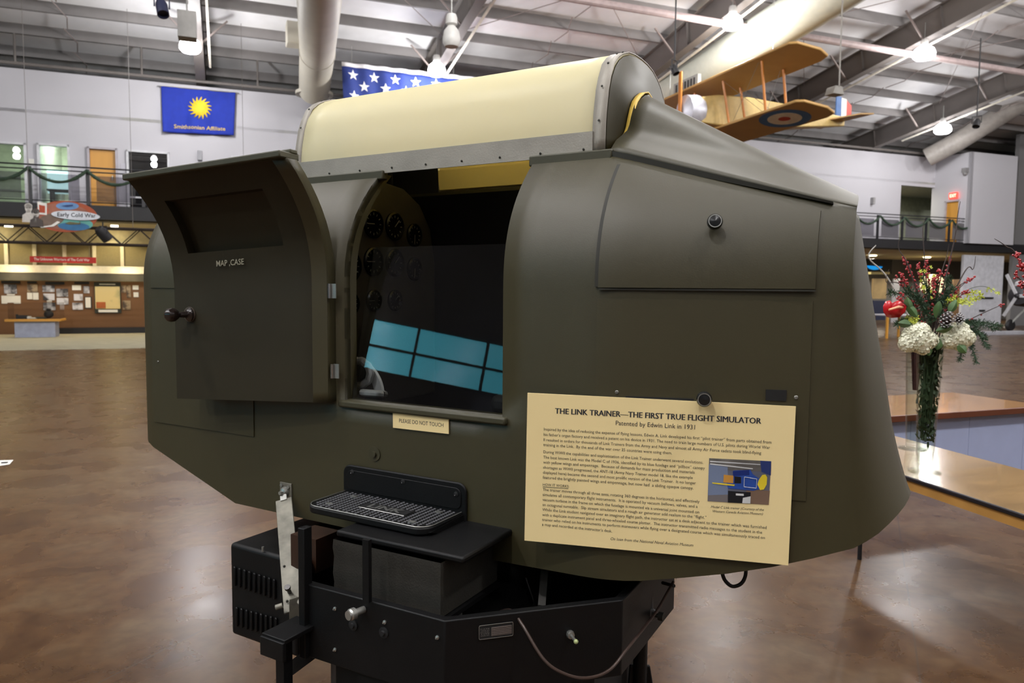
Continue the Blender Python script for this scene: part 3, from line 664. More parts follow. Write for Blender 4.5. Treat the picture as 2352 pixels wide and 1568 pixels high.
for r in range(9):
    for c in range(6 if r % 2 == 0 else 5):
        x, y = starstep * (.5 + c + (0 if r % 2 == 0 else .5)), ch_ * (.75 + r) / 9.6; R_ = starstep * .26
        ring = [fpt(x + (R_ if k % 2 == 0 else R_ * .4) * math.sin(math.pi * k / 5), y - (R_ if k % 2 == 0 else R_ * .4) * math.cos(math.pi * k / 5), .02) for k in range(10)]
        mb.add([fpt(x, y, .02)] + ring, [(0, 1 + k, 1 + (k + 1) % 10) for k in range(10)])
mb.build('stars', mat('star white', (235, 235, 240), .8), us)
mb = MB(); mb.grid([[fpt(FW * i / 80, -.13 * j, .005) for i in range(81)] for j in range(2)]); mb.build('header_band', mat('header canvas', (228, 226, 228), .8), us, solid=.012)
for q in (.3, cw_ * .9, FW - .4): MB().tube([fpt(q, -.1), Vector((fpt(q, 0).x, fpt(q, 0).y, z_roof(UB) + .5))], .008, 5).build('hanging_wire', STEEL, us)

# ---- wall fittings
def wallbox(px, py, w_, h_, d_, name, lb, cat, m_, b=WB):
    p = onb(px, py, b - d_ / 2); o = MB().box(p, (w_, d_, h_), (HH, BB, Z)).build(name, m_, bevel=.01); return tag(o, lb, cat)
wallbox(459, 357, .13, .3, .12, 'wall_sconce', 'small grey sconce lamp on the white wall between the two dark office windows', 'light', mat('sconce grey', (150, 150, 155), .5))
wallbox(72, 372, .14, .18, .02, 'room_plaque', 'small plaque beside the glass panel at the far left of the balcony', 'plaque', PAPER)
wallbox(283, 383, .16, .2, .02, 'room_plaque', 'small grey plaque right of the wooden balcony door', 'plaque', mat('plaque', (190, 188, 196), .5))
wallbox(2005, 461, .12, .3, .18, 'wall_speaker', 'small grey wall speaker on the white wall above the right balcony', 'speaker', mat('speaker', (150, 148, 148), .6))
p = onplane(2217, 391, H(sR - .1, 0, 0), HH); o = MB().box(p, (.2, .22, .2), (HH, BB, Z)).sphere(p - Z * .13, .1, 10).build('security_camera', mat('camera grey', (130, 128, 128), .5)); tag(o, 'grey dome camera fixed on the white corner wall at the right', 'camera')

# ---- roof services
def slopeP(px, py, off):   # point below the rafter-underside plane by off
    d = ray(px, py); den = d.z + .159 * d.dot(BB); t = (7.97 + .159 * WB - EYE - off) / den; return O + d * t
PIPE = mat('painted steel pipe', (176, 158, 156), .5)
def pipe(p, q, r, name, lb, cat='pipe', m_=PIPE, n=10):
    o = MB().tube([p, q], r, n).build(name, m_); return tag(o, lb, cat)
p = slopeP(1640, 50, .1); b_ = bOf(p); o = pipe(H(-10, b_, p.z), H(S1 - 1, b_, p.z), .10, 'sprinkler_main', 'thick pinkish sprinkler pipe crossing the roof above the biplane')
p = onb(350, 190, WB - .1); pipe(H(S0 + 3, WB - .1, WTOP + .12), H(sR, WB - .1, WTOP + .12), .05, 'wall_top_pipe', 'thin grey pipe running along the top edge of the white wall', m_=BEAM)
for k, (x, y0, y1, lb) in enumerate(((35, 5, 150, 'thin upright conduit at the far left rising from the wall top'), (326, 95, 178, 'short upright conduit left of the blue flag rising from the wall top'), (592, 0, 200, 'long thin conduit between the blue flag and the round duct'))):
    p = onb(x, y1, WB - .1); pipe(Vector((p.x, p.y, WTOP + .1)), Vector((p.x, p.y, z_roof(WB) + CD - .1)) + (0 if k != 2 else 0) * Z, .035, 'conduit', lb, m_=BEAM)
# thin brace rods across the bays
bm_ = MB()
rods = thing('roof_brace_rods', H(base, 15, 9), 'thin diagonal steel brace rods strung between the roof rafters', 'rods')
for i in range(-1, 5):
    sA, sB = base + step * i, base + step * (i + 1)
    for (b0, b1) in ((22.5, 15), (15, 22.5), (15, 7.5), (7.5, 15)): MB().tube([H(sA, b0, z_roof(b0) + CD - .35), H(sB, b1, z_roof(b1) + CD - .35)], .012, 5).build('rod', BEAMP, rods)
    for q in (.5,):
        s = sA + (sB - sA) * q; mbz = MB(); b_ = 28.0
        while b_ > 2:
            z0 = z_roof(b_) + CD - .29; mbz.tube([H(s, b_, z0), H(s + .12, b_ - .75, z0 + .08), H(s - .1, b_ - 1.5, z0 + .24)], .016, 5); b_ -= 1.5
        mbz.build('sag_strap', BEAMP, rods)
# ducts
d1 = thing('spiral_duct', atY(722, 218, 24.0), 'beige round duct coming down to the wall top left of the starred flag', 'duct')
p0 = atY(737, -90, 15.0); p1 = atY(729, 120, 22.0); p2 = atY(722, 212, 23.9); 
mb = MB(); mb.tube([p0, p0 * .5 + p1 * .5, p1, p1 * .45 + p2 * .55 + Z * .1, p2], [.5, .5, .5, .49, .47], 24, cap=False); mb.build('duct_tube', DUCT, d1)
MB().lathe([(.46, -.1), (.58, -.1), (.58, 0), (.46, 0)], p2, n=24).build('collar', DUCT, d1)
MB().lathe([(.505, -.05), (.52, -.05), (.52, .05), (.505, .05)], p1, (p1 - p0), n=24).build('seam_band', DUCT, d1)
pb = atY(676, 80, 21.5); MB().box(pb, (.45, .5, .62), (HH, BB, Z)).build('diffuser_box', DUCT, d1, bevel=.03)
p0 = slopeP(1930, -30, .2); b0 = bOf(p0); s0_ = sOf(slopeP(1716, 108, .3))
d2 = thing('round_duct', H(s0_, 23, z_roof(23) - .1), 'large grey-green round duct running under the roof behind the biplane', 'duct')
q0, q1 = slopeP(1930, -30, .3), slopeP(1500, 240, .3)
dd_ = (q1 - q0); MB().tube([q0 - dd_ * .3, q0, q1], .62, 28).build('duct_tube', mat('pale green duct', (186, 188, 176), .5, var=.05), d2)
gp = slopeP(1578, 195, .95); MB().box(gp - Z * .05, (.12, 1.3, .45), (HH, BB, Z)).build('grille', mat('grille', (150, 150, 145), .5), d2)
for k in range(7): MB().box(gp + BB * (k - 3) * .16 - HH * .07 - Z * .05, (.02, .06, .3), (HH, BB, Z)).build('louver', BLK, d2)
d3 = thing('round_duct', slopeP(2250, 250, .5), 'grey round duct low under the roof at the right edge behind the lamp', 'duct')
MB().tube([onb(2130, 362, 25.0), onb(2200, 325, 24.0), onb(2330, 245, 22.5), onb(2440, 190, 21.5)], .42, 20).build('duct_tube', mat('dim duct', (150, 144, 138), .5), d3)

# ---- high-bay lamps
LENS = mat('glowing prismatic shade', (255, 255, 255), .3, emit=(.98, .97, 1.0), es=17)
CAPM = mat('lamp ballast housing', (190, 188, 184), .5)
def lamp(p, label=None, r=.24, hang=1.0, on=True, watt=None):
    t = thing('high_bay_lamp', p, label, 'lamp', 'high bay lamps under the roof')
    MB().lathe([(.0, -.02), (r * .75, -.02), (r * .98, .05), (r, .14), (r * .85, .27), (r * .45, .36), (r * .3, .38)], p, n=20).build('lamp_shade', LENS if on else CAPM, t)
    MB().lathe([(0, .58), (.09, .58), (.11, .52), (.11, .40), (.07, .37)], p, n=14).build('ballast_housing', CAPM, t)
    MB().tube([p + Z * .58, p + Z * (.58 + hang)], .012, 6).build('hanging_rod', STEEL, t)
    if on:
        l = bpy.data.lights.new('bulb', 'POINT'); l.energy = watt or LAMP_W; l.color = (1, .985, .985); l.shadow_soft_size = .22
        o = bpy.data.objects.new('bulb light', l); COL.objects.link(o); o.location = p - Z * .3
    return t
for (x, y, wpx, lb) in ((437, 118, 46, 'glowing high bay lamp hanging left above the blue sun-emblem flag'), (1003, 172, 40, 'glowing high bay lamp in front of the starred flag'), (1682, 64, 44, 'glowing high bay lamp above the biplane, left of the sprinkler pipe end'), (2122, 134, 47, 'glowing high bay lamp at upper right, right of the biplane wing tip'), (2165, 305, 36, 'glowing high bay lamp lowest at the right above the right balcony')):
    q_ = slopeP(x, y, .55); lamp(q_, lb, r=wpx / 2 * q_.y / F, hang=.5)
tag(lamp(atY(1037, 105, 14.5), 'unlit grey lamp with domed shade hanging right of the lit lamp by the flag', r=.17, on=False, hang=.8), group='unlit lamp')
for s in (-14, -5, 4, 13, 22, 31):
    for b_, wt in ((-12, 300), (-3, 1450), (3.5, 850), (9.5, 600)): lamp(H(s, b_, z_roof(b_) - .9), 'high bay lamp over the hall outside the picture', watt=wt)
# small spotlights on the roof
canister(atY(372, 18, 12), (.3, -.4, -.8), 'dark blue stage spotlight at the top left beside the lit lamp', r=.09, L=.3, m_=mat('dark blue housing', (24, 28, 54), .5))
canister(atY(1549, 160, 15), (.3, -.3, -.8), 'small black spotlight under the rafter left of the biplane wing', r=.07, L=.2)
canister(atY(2243, 283, 20), (-.3, -.3, -.8), 'small grey spotlight right of the lowest right lamp', r=.09, L=.22)
MBX = MB().box(atY(430, 60, 12.4), (.28, .26, .42), (HH, BB, Z)); q_ = atY(430, 60, 12.4); MBX.tube([q_, Vector((q_.x, q_.y, z_roof(bOf(q_)) + .3))], .012, 6); tag(MBX.build('ballast_box', mat('ballast grey', (128, 126, 122), .5), bevel=.02), 'pale ballast box above the left lamp', 'box')
pr = atY(1927, 208, 19); tag(MB().prism([pr + HH * x + Z * z for x, z in ((-.18, -.08), (.18, -.08), (.11, .12), (-.11, .12))], BB * .3).tube([pr + Z * .1, Vector((pr.x, pr.y, z_roof(bOf(pr)) + .2))], .02, 6).build('air_diffuser', mat('diffuser grey', (120, 116, 110), .6), bevel=.01), 'pale trapezoid air diffuser below the rafter right of the biplane', 'diffuser')

# ================================================================= RIGHT BACKGROUND
rb0 = H(0, 0, 0)
p0, p1 = onb(2226, 760, bF + .1), onb(2318, 760, bF + .1)
mb = MB(); mb.box(H((sOf(p0) + sOf(p1)) / 2, bF + .6, 1.65), (sOf(p1) - sOf(p0), .12, 3.3), (HH, BB, Z)); struct(mb.build('door_6', mat('white hangar door', (206, 206, 212), .6)))
mb = MB(); mb.box(H((sOf(p0) + sx1) / 2, 31, 1.7), (sOf(p0) - sx1, .1, 3.4), (HH, BB, Z)); struct(mb.build('wall_10', mat('dim olive back wall', (150, 148, 122), .8)))
for (x, y, w_, lb) in ((2266, 684, .9, 'long black handle on the white hangar door'), (2256, 713, .35, 'short black handle on the white hangar door'), (2234, 735, .5, 'low black handle at the left of the white hangar door')):
    p = onb(x, y, bF + .5); tag(MB().box(p, (w_, .06, .08), (HH, BB, Z)).build('door_pull', BLK, bevel=.01), lb, 'handle')
# exhibit boards and blue screen between trainer and flowers
XB = 28.5
def board(x0, y0, x1, y1, m_, nm, lb, cat, b=XB, t=.08):
    p, q = onb(x0, y1, b), onb(x1, y0, b); c = (p + q) / 2
    return tag(MB().box(c, (abs(sOf(q) - sOf(p)), t, q.z - p.z), (HH, BB, Z)).build(nm, m_, bevel=.01), lb, cat)
board(1990, 596, 2042, 628, BLK, 'overhead_display', 'black hooded display hanging beside the tail of the trainer', 'display', b=XB - .4, t=.4)
p = onb(2010, 610, XB - .65); tag(MB().prism(ell(p, .5, .2, 20, math.pi, 2 * math.pi) , BB * .04).build('blue_screen', mat('blue screen', (20, 150, 235), .3, emit=(20, 150, 235), es=.8)), 'bright blue half-round screen beside the tail of the trainer', 'screen')
p, q = onb(1995, 627, XB - .85), onb(2038, 627, XB - .85); tag(MB().bar(p, q, .3, .12).build('display_ledge', mat('pale yellow ledge', (220, 205, 140), .6), bevel=.01), 'pale yellow ledge under the blue screen', 'ledge')
board(2002, 640, 2036, 686, mat('tan exhibit print', (196, 168, 118), .7, var=.25, scale=1.5), 'exhibit_board', 'tan exhibit board below the blue screen', 'panel')
board(2003, 690, 2034, 735, mat('navy exhibit print', (44, 50, 78), .7, var=.2, scale=1), 'exhibit_board', 'navy blue exhibit board behind the white table', 'panel')
board(2046, 640, 2066, 745, mat('pale exhibit print', (196, 196, 204), .7, var=.15, scale=1), 'exhibit_board', 'pale upright exhibit board behind the left edge of the flowers', 'panel')
board(2184, 642, 2212, 735, mat('orange blue exhibit print', (176, 140, 104), .7, var=.2, scale=1), 'exhibit_board', 'tan and blue exhibit board just right of the flowers', 'panel')
board(2212, 648, 2219, 750, mat('blue edge print', (58, 84, 124), .7), 'exhibit_post', 'narrow blue post right of the flowers', 'post')
p = onb(2142, 655, XB - 1); tag(MB().sphere(p, .62, 20, sc=(1, .6, .9)).build('globe_light', mat('warm globe', (255, 240, 190), .5, emit=(255, 238, 185), es=1.1)), 'large warm white glowing globe behind the flowers', 'light')
tb = thing('exhibit_table', onz(2045, 772, 0), 'small table with white top near the tail of the trainer', 'table')
q = onz(2050, 775, 0); MB().box(q + Z * .78, (1.3, .7, .05), (HH, BB, Z)).build('table_top', WALL, tb, bevel=.01)
for i, j in ((-1, -1), (-1, 1), (1, -1), (1, 1)): MB().box(q + HH * .58 * i + BB * .28 * j + Z * .38, (.06, .06, .76), (HH, BB, Z)).build('leg', WOODD, tb)
# far right: light aircraft with spinner
qa = onz(2345, 764, 0)
ac = thing('light_aircraft', qa, 'small aircraft nose with grey propeller standing at the far right edge', 'aircraft')
hub = qa + Z * 1.45 - HH * .3
MB().lathe([(0, -.18), (.06, -.15), (.13, 0), (.34, .04), (.42, .3), (.45, 1.2), (.4, 2.2)], hub, HH + BB * .4, 20).build('engine_cowling', mat('dark cowling', (40, 38, 42), .4), ac)
mb = MB()
for k in range(3):
    a = .5 + k * 2.094; d = Z * math.cos(a) + BB * math.sin(a); mb.bar(hub - HH * .05, hub - HH * .05 + d * .95, .13, .03, up=HH)
mb.build('propeller', mat('pale propeller', (196, 196, 200), .4), ac, bevel=.01)
MB().box(hub + HH * 1.3 + Z * .15, (1.2, 1.4, .9), (HH, BB, Z)).build('fuselage_body', mat('white fuselage', (214, 212, 216), .4), ac, bevel=.12)
for j in (-1, 1):
    MB().lathe([(0, -.08), (.2, -.08), (.25, 0), (.2, .08), (0, .08)], qa + HH * .5 + BB * j * .8 + Z * .25, BB, 16).build('wheel', BLK, ac); MB().bar(qa + HH * .5 + BB * j * .8 + Z * .3, hub + HH * 1.2 + BB * j * .3 - Z * .3, .06, .06).build('strut', STEEL, ac)
tag(MB().box(onz(2300, 768, 0) + Z * .06, (2.6, .5, .12), (HH, BB, Z)).build('low_platform', mat('grey platform', (150, 150, 156), .6), bevel=.01), 'low grey platform in front of the white hangar door', 'platform')
# ================================================================= FLIGHT TRAINER
ft = thing('flight_trainer', FP(-.55, .43, -EYE), 'olive drab boxy flight trainer fuselage with cream sliding canopy on a black pedestal', 'flight trainer')
WID = .88; CW = .44
ZIN = [(-9, 0), (0, 0), (.06, .008), (.132, .022), (.19, .038), (.214, .05), (.284, .095), (.33, .135), (.365, .172), (.372, .178)]
def lerp(tab, x):
    if x <= tab[0][0]: return tab[0][1]
    for (a, b), (c, d) in zip(tab, tab[1:]):
        if x <= c: return b + (d - b) * (x - a) / (c - a)
    return tab[-1][1]
def inset(z): return 0 if z <= 0 else .178 * (z / .372) ** 2.4
def ztop(a): return .372 if a < -.05 else .372 - (a + .05) * .29
def zbot(a): return lerp([(-1.875, -.583), (-1.366, -.75), (-.36, -.752), (.08, -.737), (.161, -.724), (.3, -.696), (.434, -.661), (.573, -.608), (.62, -.578), (.674, -.53), (.72, -.48)], a)
def w0(a):
    if a < -.05: return 0
    if a < .05: return .311 * (a + .05) ** 2 / .2
    return .311 * a
def kk(a): return 1 if a < -.05 else max(.22, 1 - (a + .05) * 1.3)
def side(a, z, off=0):           # near-side surface point; off = outward offset
    zt = ztop(a); zz = z if z <= 0 else z * .372 / zt
    w_ = w0(a) + inset(zz) * kk(a)
    return FP(a, w_ - off, z)
A_END = .55
def tailr(z): return -.027 + .183 * (.267 - z)
def bands(a, extra=True):
    zt, zb_ = ztop(a), zbot(a)
    z = [zb_ + (-.35 - zb_) * k / 6 for k in range(6)] + [-.35 + .35 * k / 5 for k in range(5)] + [zt * (k / 18) for k in range(19)]
    return z
AS = [-1.875, -1.855, -1.815, -1.7, -1.55, -1.366, -1.2, -1.05, -.95, -.857, -.76, -.66, -.57, -.48, -.38, -.29, -.2, -.12, -.06, -.03, 0, .03, .06, .1, .2, .3, .4, .49, .55]
jL, jR = AS.index(-.857), AS.index(-.29)
NZ = 30
def farsh(a): return .06 * max(0, min(1.4, (a - .3) / .25))
def stn(a, far=False):
    out = []
    for z in bands(a):
        nose = .0
        p = side(a, z)
        if a < -1.815: p = p + N_IN * (.02 * ((-1.815 - a) / .06) ** 2)
        if far:
            d = (p - K).dot(N_IN); p = p + N_IN * (WID - 2 * d) - U * farsh(a)
        out.append(p)
    return out
near = [stn(a) for a in AS]; far = [stn(a, True) for a in AS]
# tail end, built level by level round the rear corner
def tail_levels():
    rows = []
    for iz in range(NZ):
        # fraction along the band list; rounding corner then end face
        row = []
        za = bands(A_END)[iz]
        for k in range(1, 9):
            t = k / 8 * math.pi / 2; r = tailr(za)
            a = A_END + r * math.sin(t); ww = w0(A_END) + (CW - w0(A_END)) * (1 - math.cos(t))
            z = za
            if za <= -.35: zz = -.35 + (za + .35) * (zbot(a) + .35) / (zbot(A_END) + .35)
            else: zz = za
            i_ = inset(za * .372 / ztop(A_END) if za > 0 else 0) * kk(A_END) * math.cos(t)
            row.append(FP(a, ww + i_ * (1), zz))
        rows.append(row)
    return rows
TL = tail_levels()
mb = MB()
# near side with door opening
mb.grid(near, skip=lambda i, j: jL <= i < jR and j >= 6)
# tail corner near and far
tr_ = [[near[-1][j]] + TL[j] for j in range(NZ)]
mb.grid([[tr_[j][i] for j in range(NZ)] for i in range(len(tr_[0]))])
def mirror(p):
    d = (p - K).dot(N_IN); return p + N_IN * (WID - 2 * d) - U * (farsh((p - K).dot(U)) * min(1, max(0, (CW - d) / .26)))
mb.grid([[mirror(tr_[j][i]) for j in range(NZ)] for i in range(len(tr_[0]))])
mb.grid(far)
# bottom
mb.grid([[near[i][0] * (1 - t / 4) + far[i][0] * (t / 4) for t in range(5)] for i in range(len(AS))])
bt = tr_[0]; mb.grid([[p * (1 - t / 4) + mirror(p) * (t / 4) for t in range(5)] for p in bt])
# nose face
mb.grid([[near[0][j] * (1 - t / 6) + far[0][j] * (t / 6) - U * (.03 * math.sin(math.pi * t / 6)) for t in range(7)] for j in range(NZ)])
# nose deck (ahead of the canopy)
mb.grid([[near[i][-1] * (1 - t / 8) + far[i][-1] * (t / 8) + Z * (.08 * math.sin(math.pi * t / 8)) for t in range(9)] for i in range(AS.index(-1.2) + 1)])
fus = mb.build('fuselage_shell', OLIVE, ft, merge=True, solid=.028)
# make sure solidify goes inward: normals point outward after recalc
# dark interior lining
mb = MB()
li = .06
def lin(a, z, f=False):
    z = min(z, ztop(a) - .05) if a > -.05 else z
    p = side(a, z) + N_IN * li
    return mirror(p) if f else p
AI = [a for a in AS if -1.2 <= a <= .3]
zs_ = [-.62, -.35, 0, .1, .2, .28, .36]
mb.grid([[lin(a, z, True) for z in zs_] for a in AI]); mb.grid([[lin(AI[0], z) * (1 - t / 4) + lin(AI[0], z, True) * (t / 4) for t in range(5)] for z in zs_])
mb.grid([[lin(AI[-1], min(z, .26)) * (1 - t / 4) + lin(AI[-1], min(z, .26), True) * (t / 4) for t in range(5)] for z in zs_])
mb.grid([[lin(a, -.62) * (1 - t / 4) + lin(a, -.62, True) * (t / 4) for t in range(5)] for a in AI])
mb.grid([[lin(a, z) for z in zs_] for a in AI if a >= -.2]); mb.grid([[lin(a, z) for z in zs_] for a in AI if a <= -.93])
mb.build('cockpit_lining', NAVY, ft)
# turtledeck behind the canopy
OG = [(.172, .37), (.19, .388), (.21, .406), (.25, .428), (.289, .451), (.305, .472), (.315, .495), (.332, .528), (.35, .552), (.377, .572), (.41, .589), (.44, .597)]
mb = MB(); rows = []
for i in range(15):
    t = i / 14; row = []
    wE, zE = .225, ztop(.55); zc_ = .582 + (.252 - .582) * t
    for (w_, z_) in OG:
        hgt = (z_ - .37) / .227; fl_ = (w_ - .172) / (.44 - .172); a = -.056 + (.549 - .028 * fl_ ** 2 + .056) * t
        ws = .172 + (wE - .172) * t; zs2 = ztop(a) + .004
        shape = hgt * (1 - t) + math.sin(fl_ * math.pi / 2) * t
        row.append(FP(a, ws + (CW - ws) * fl_ - .006 * (1 - fl_), zs2 + (zc_ - zs2) * shape))
    rows.append(row + [mirror(p) for p in row[-2::-1]])
mb.grid(rows)
e_ = rows[-1]; mb.grid([e_, [Vector((p.x, p.y, EYE + .17)) - U * .008 for p in e_]])
mb.build('turtledeck', OLIVE, ft, merge=True, solid=.014)
# tapering dark joint strip under the turtledeck
mb = MB(); N_ = 16; vs = []
for i in range(N_ + 1):
    t = i / N_; a = -.05 + (.5 + .05) * t; h = .017 * (1 - t) + .001; c = side(a, ztop(a) - .004)
    vs += [c - N_IN * .012 + Z * .004, c - N_IN * .010 - Z * h, c + N_IN * .02 - Z * h, c + N_IN * .02 + Z * .004]
fs = [(i * 4 + k, i * 4 + (k + 1) % 4, i * 4 + 4 + (k + 1) % 4, i * 4 + 4 + k) for i in range(N_) for k in range(4)] + [(0, 1, 2, 3), tuple(4 * N_ + k for k in (3, 2, 1, 0))]
mb.add(vs, fs); mb.build('joint_strip', GAP, ft)
# rails along the top longeron
def ledge(a0, a1, name, h=.03, d=.028):
    mb = MB(); p, q = FP(a0, .178, .372), FP(a1, .178, .372); mb.box((p + q) / 2 - Z * (h / 2 - .006) - N_IN * .006, ((q - p).length, d, h), (U, N_IN, Z)); return mb.build(name, OLIVE_D, ft, bevel=.004)
ledge(-1.32, -.835, 'canopy_rail'); ledge(-.302, -.05, 'canopy_rail')
MB().box(FP(-.57, WID - .178, .365), (1.5, .03, .03), (U, N_IN, Z)).build('canopy_rail', OLIVE_D, ft, bevel=.004)
# access hatches on the rear side
def hatch(a0, a1, z0, z1, off, name, gapw=.004, n=14, zf=None):
    rows = []; edge = []
    for i in range(n + 1):
        a = a0 + (a1 - a0) * i / n; za, zb_ = (z0, z1) if zf is None else zf(a)
        rows.append([side(a, za + (zb_ - za) * k / n, off) for k in range(n + 1)])
    return MB().grid(rows).build(name, OLIVE, ft, solid=-.006 if False else 0) if False else rows
def plate(rows, name, th, m_=OLIVE, parent=ft):
    back = [[p + N_IN * th for p in r] for r in rows]; mb = MB(); mb.grid(rows); mb.grid(back)
    n, m2 = len(rows) - 1, len(rows[0]) - 1
    for r1, r2 in ((rows[0], back[0]), (rows[n], back[n]), ([r[0] for r in rows], [r[0] for r in back]), ([r[m2] for r in rows], [r[m2] for r in back])): mb.grid([r1, r2], smooth=False)
    return mb.build(name, m_, parent, merge=True)
def aAt(px, py, z):              # axial position on the rear side plane seen at a pixel
    best = min((abs((lambda p: CX + F * (p - O).dot(RT) / (p - O).dot(FWD))(side(i / 500, z)) - px), i / 500) for i in range(-900, 330))
    return best[1]
a0, a1 = -.012, .475
h1 = plate(hatch(a0, a1, 0, 0, .009, '', zf=lambda a: (.006, ztop(a) - .028)), 'upper_hatch', .012)
gs = [[side(a, .008 + (ztop(0) - .036) * k / 14, .006) for k in range(15)] for a in (-.022, -.011)]; plate(gs, 'hatch_shadow_gap', .004, GAP, h1)  # dark strip laid in for the shadow along the hatch's left edge
MB().bar(side(-.01, .002, .008), side(.475, .002, .008), .004, .004).build('hatch_shadow_gap', GAP, h1)
h2 = plate(hatch(a0 - .004, a1 - .005, -.50, -.022, .0035, ''), 'lower_hatch', .006)
h3 = plate(hatch(-1.80, -1.263, -.505, -.045, .0035, '', n=8), 'nose_hatch', .006)
h4 = plate(hatch(-1.80, -1.263, -.006, .25, .0035, '', n=8), 'nose_hatch', .006)
nrear = (U.lerp(U, 0) * .297 - N_IN * .954).normalized()
def knob(p, n, par, name='round_knob'):
    mb = MB(); mb.lathe([(.009, 0), (.009, .02), (.016, .026), (.0185, .034), (.0185, .044), (.016, .049), (0, .051)], p, n, 24); o = mb.build(name, KNOB, par)
    MB().lathe([(.0135, .0485), (.0155, .0495), (.0155, .0505), (.0135, .0505)], p, n, 24).build('knob_ring', STEEL, o); return o
def onside(px, py, off=0):       # march a camera ray to the near side surface
    d = ray(px, py); lo, hi = 1.2, 3.2
    def g(t):
        p = O + d * t; r = p - K; a = r.dot(U); return r.dot(N_IN) - (side(a, p.z - EYE, off) - K).dot(N_IN)
    for _ in range(40):
        m_ = (lo + hi) / 2
        if g(m_) > 0: hi = m_
        else: lo = m_
    return O + d * lo
pk = onside(1640, 517); knob(pk, (nrear + Z * .12).normalized(), h1); knob(onside(1616, 911), nrear, h2, 'round_knob')
def screw(px, py, par=ft, r=.005, m_=STEEL, name='screw'):
    p = onside(px, py); MB().lathe([(r, -.003), (r, .004), (r * .7, .006), (0, .006)], p, nrear if px > 1390 else -N_IN, 12).build(name, m_, par)
screw(1417, 900); screw(1828, 912); screw(365, 830, r=.004)
UR = (U * .954 + N_IN * .297).normalized()
def slot(x0, y0, x1, y1):
    p, q = onside(x0, y0, .004), onside(x1, y1, .004); c = (p + q) / 2; MB().box(c, ((q - p).dot(UR), .004, abs(p.z - q.z)), (UR, nrear, Z)).build('slot', BLACK2, ft)
slot(1437, 909, 1593, 935); slot(1759, 894, 1806, 921)
# washer bolt
p = onside(861, 1042); MB().lathe([(.022, 0), (.022, .003), (.009, .003), (.009, .010), (0, .010)], p, -N_IN, 20).build('washer_bolt', OLIVE_D, ft)
# opening: jamb, sill, far wall
mb = MB()
def jamb(a, th, m_, dw=.055):
    rows = []
    for k in range(16):
        z = -.35 + (.37 + .35) * k / 15; s0_ = side(a, z, -.001); rows.append([s0_, s0_ + N_IN * dw, s0_ + N_IN * dw + U * th, s0_ + U * th, s0_])
    MB().grid(rows).build('door_jamb', m_, ft)
jamb(-.857, -.02, OLIVE); jamb(-.29, .02, OLIVE)
MB().box(FP(-.573, .02, -.357), (.60, .07, .022), (U, N_IN, Z)).build('door_sill', OLIVE_D, ft, bevel=.006)
# canopy
def translucent(m, fac, col):
    nt = m.node_tree; out = [n for n in nt.nodes if n.type == 'OUTPUT_MATERIAL'][0]; b = nt.nodes['Principled BSDF']
    t = nt.nodes.new('ShaderNodeBsdfTranslucent'); t.inputs[0].default_value = srgb(*col); mx = nt.nodes.new('ShaderNodeMixShader'); mx.inputs[0].default_value = fac
    nt.links.new(b.outputs[0], mx.inputs[1]); nt.links.new(t.outputs[0], mx.inputs[2]); nt.links.new(mx.outputs[0], out.inputs[0])
translucent(CREAM, .5, (250, 240, 200)); YELT = mat('yellow translucent liner', (255, 240, 176), .5, var=.02); translucent(YELT, .2, (255, 240, 180))
ARC = [(.262, .372), (.262, .41), (.260, .45), (.256, .483), (.243, .545), (.228, .583), (.204, .617), (.175, .642), (.144, .659), (.1, .675), (.05, .682), (0, .684)]
ARCF = [(-x, z) for x, z in ARC] + [(x, z) for x, z in ARC[-2::-1]]
def arch(a, sc=1, dz=0, off=0):
    return [FP(a, CW + x * sc + (off * (-1 if x < 0 else 1) if abs(x) > .2 else off * x / .2), .372 + (z - .372) * sc + dz + (off if z > .6 else 0)) for x, z in ARCF]
cA, cB = -1.235, -.076
cp = MB().grid([arch(cA + (cB - cA) * i / 12) for i in range(13)]).build('canopy_skin', CREAM, ft, solid=.006)
def ext(a0, a1, sc=1.0, off=.0075, nm='', m_=GALV, par=None):
    return MB().grid([arch(a0, sc, off=off), arch(a1, sc, off=off)]).build(nm, m_, par or cp, solid=-.003)
ext(cB - .036, cB + .002, nm='rear_band'); ext(cA - .002, cA + .028, nm='front_band')
for sgn, nm in ((-1, 'lower_strip'), (1, 'lower_strip')):
    p, q = FP(cA, CW + sgn * .2695, .40), FP(cB - .034, CW + sgn * .2695, .40); MB().box((p + q) / 2, ((q - p).length, .005, .062), (U, N_IN, Z)).build(nm, GALV, cp)
for a in [cA + .03 + (cB - cA - .09) * k / 8 for k in range(9)]:
    MB().lathe([(.003, 0), (.0035, .002), (.002, .004), (0, .0042)], FP(a, CW - .272, .384), -N_IN, 10).build('rivet', GAP, cp)
for k in (2, 4, 6, 8, 9):
    x, z = ARCF[k]
    for a in (cB - .017, cA + .013): MB().lathe([(.003, 0), (.0035, .002), (0, .0035)], FP(a, CW + x * 1.035, z + .008), (-N_IN * abs(x) + Z * .1).normalized(), 8).build('rivet', GAP, cp)
mb = MB(); r_ = arch(cB - .002, .995); c_ = FP(cB - .002, CW, .45); mb.add([c_] + r_, [(0, i + 1, i + 2) for i in range(len(r_) - 1)]); mb.build('rear_bulkhead', OLIVE, cp, solid=.006)
mb = MB(); r_ = arch(cA + .012, .99); c_ = FP(cA + .012, CW, .45); mb.add([c_] + r_, [(0, i + 1, i + 2) for i in range(len(r_) - 1)]); mb.build('front_bulkhead', NAVY, cp, solid=.006)
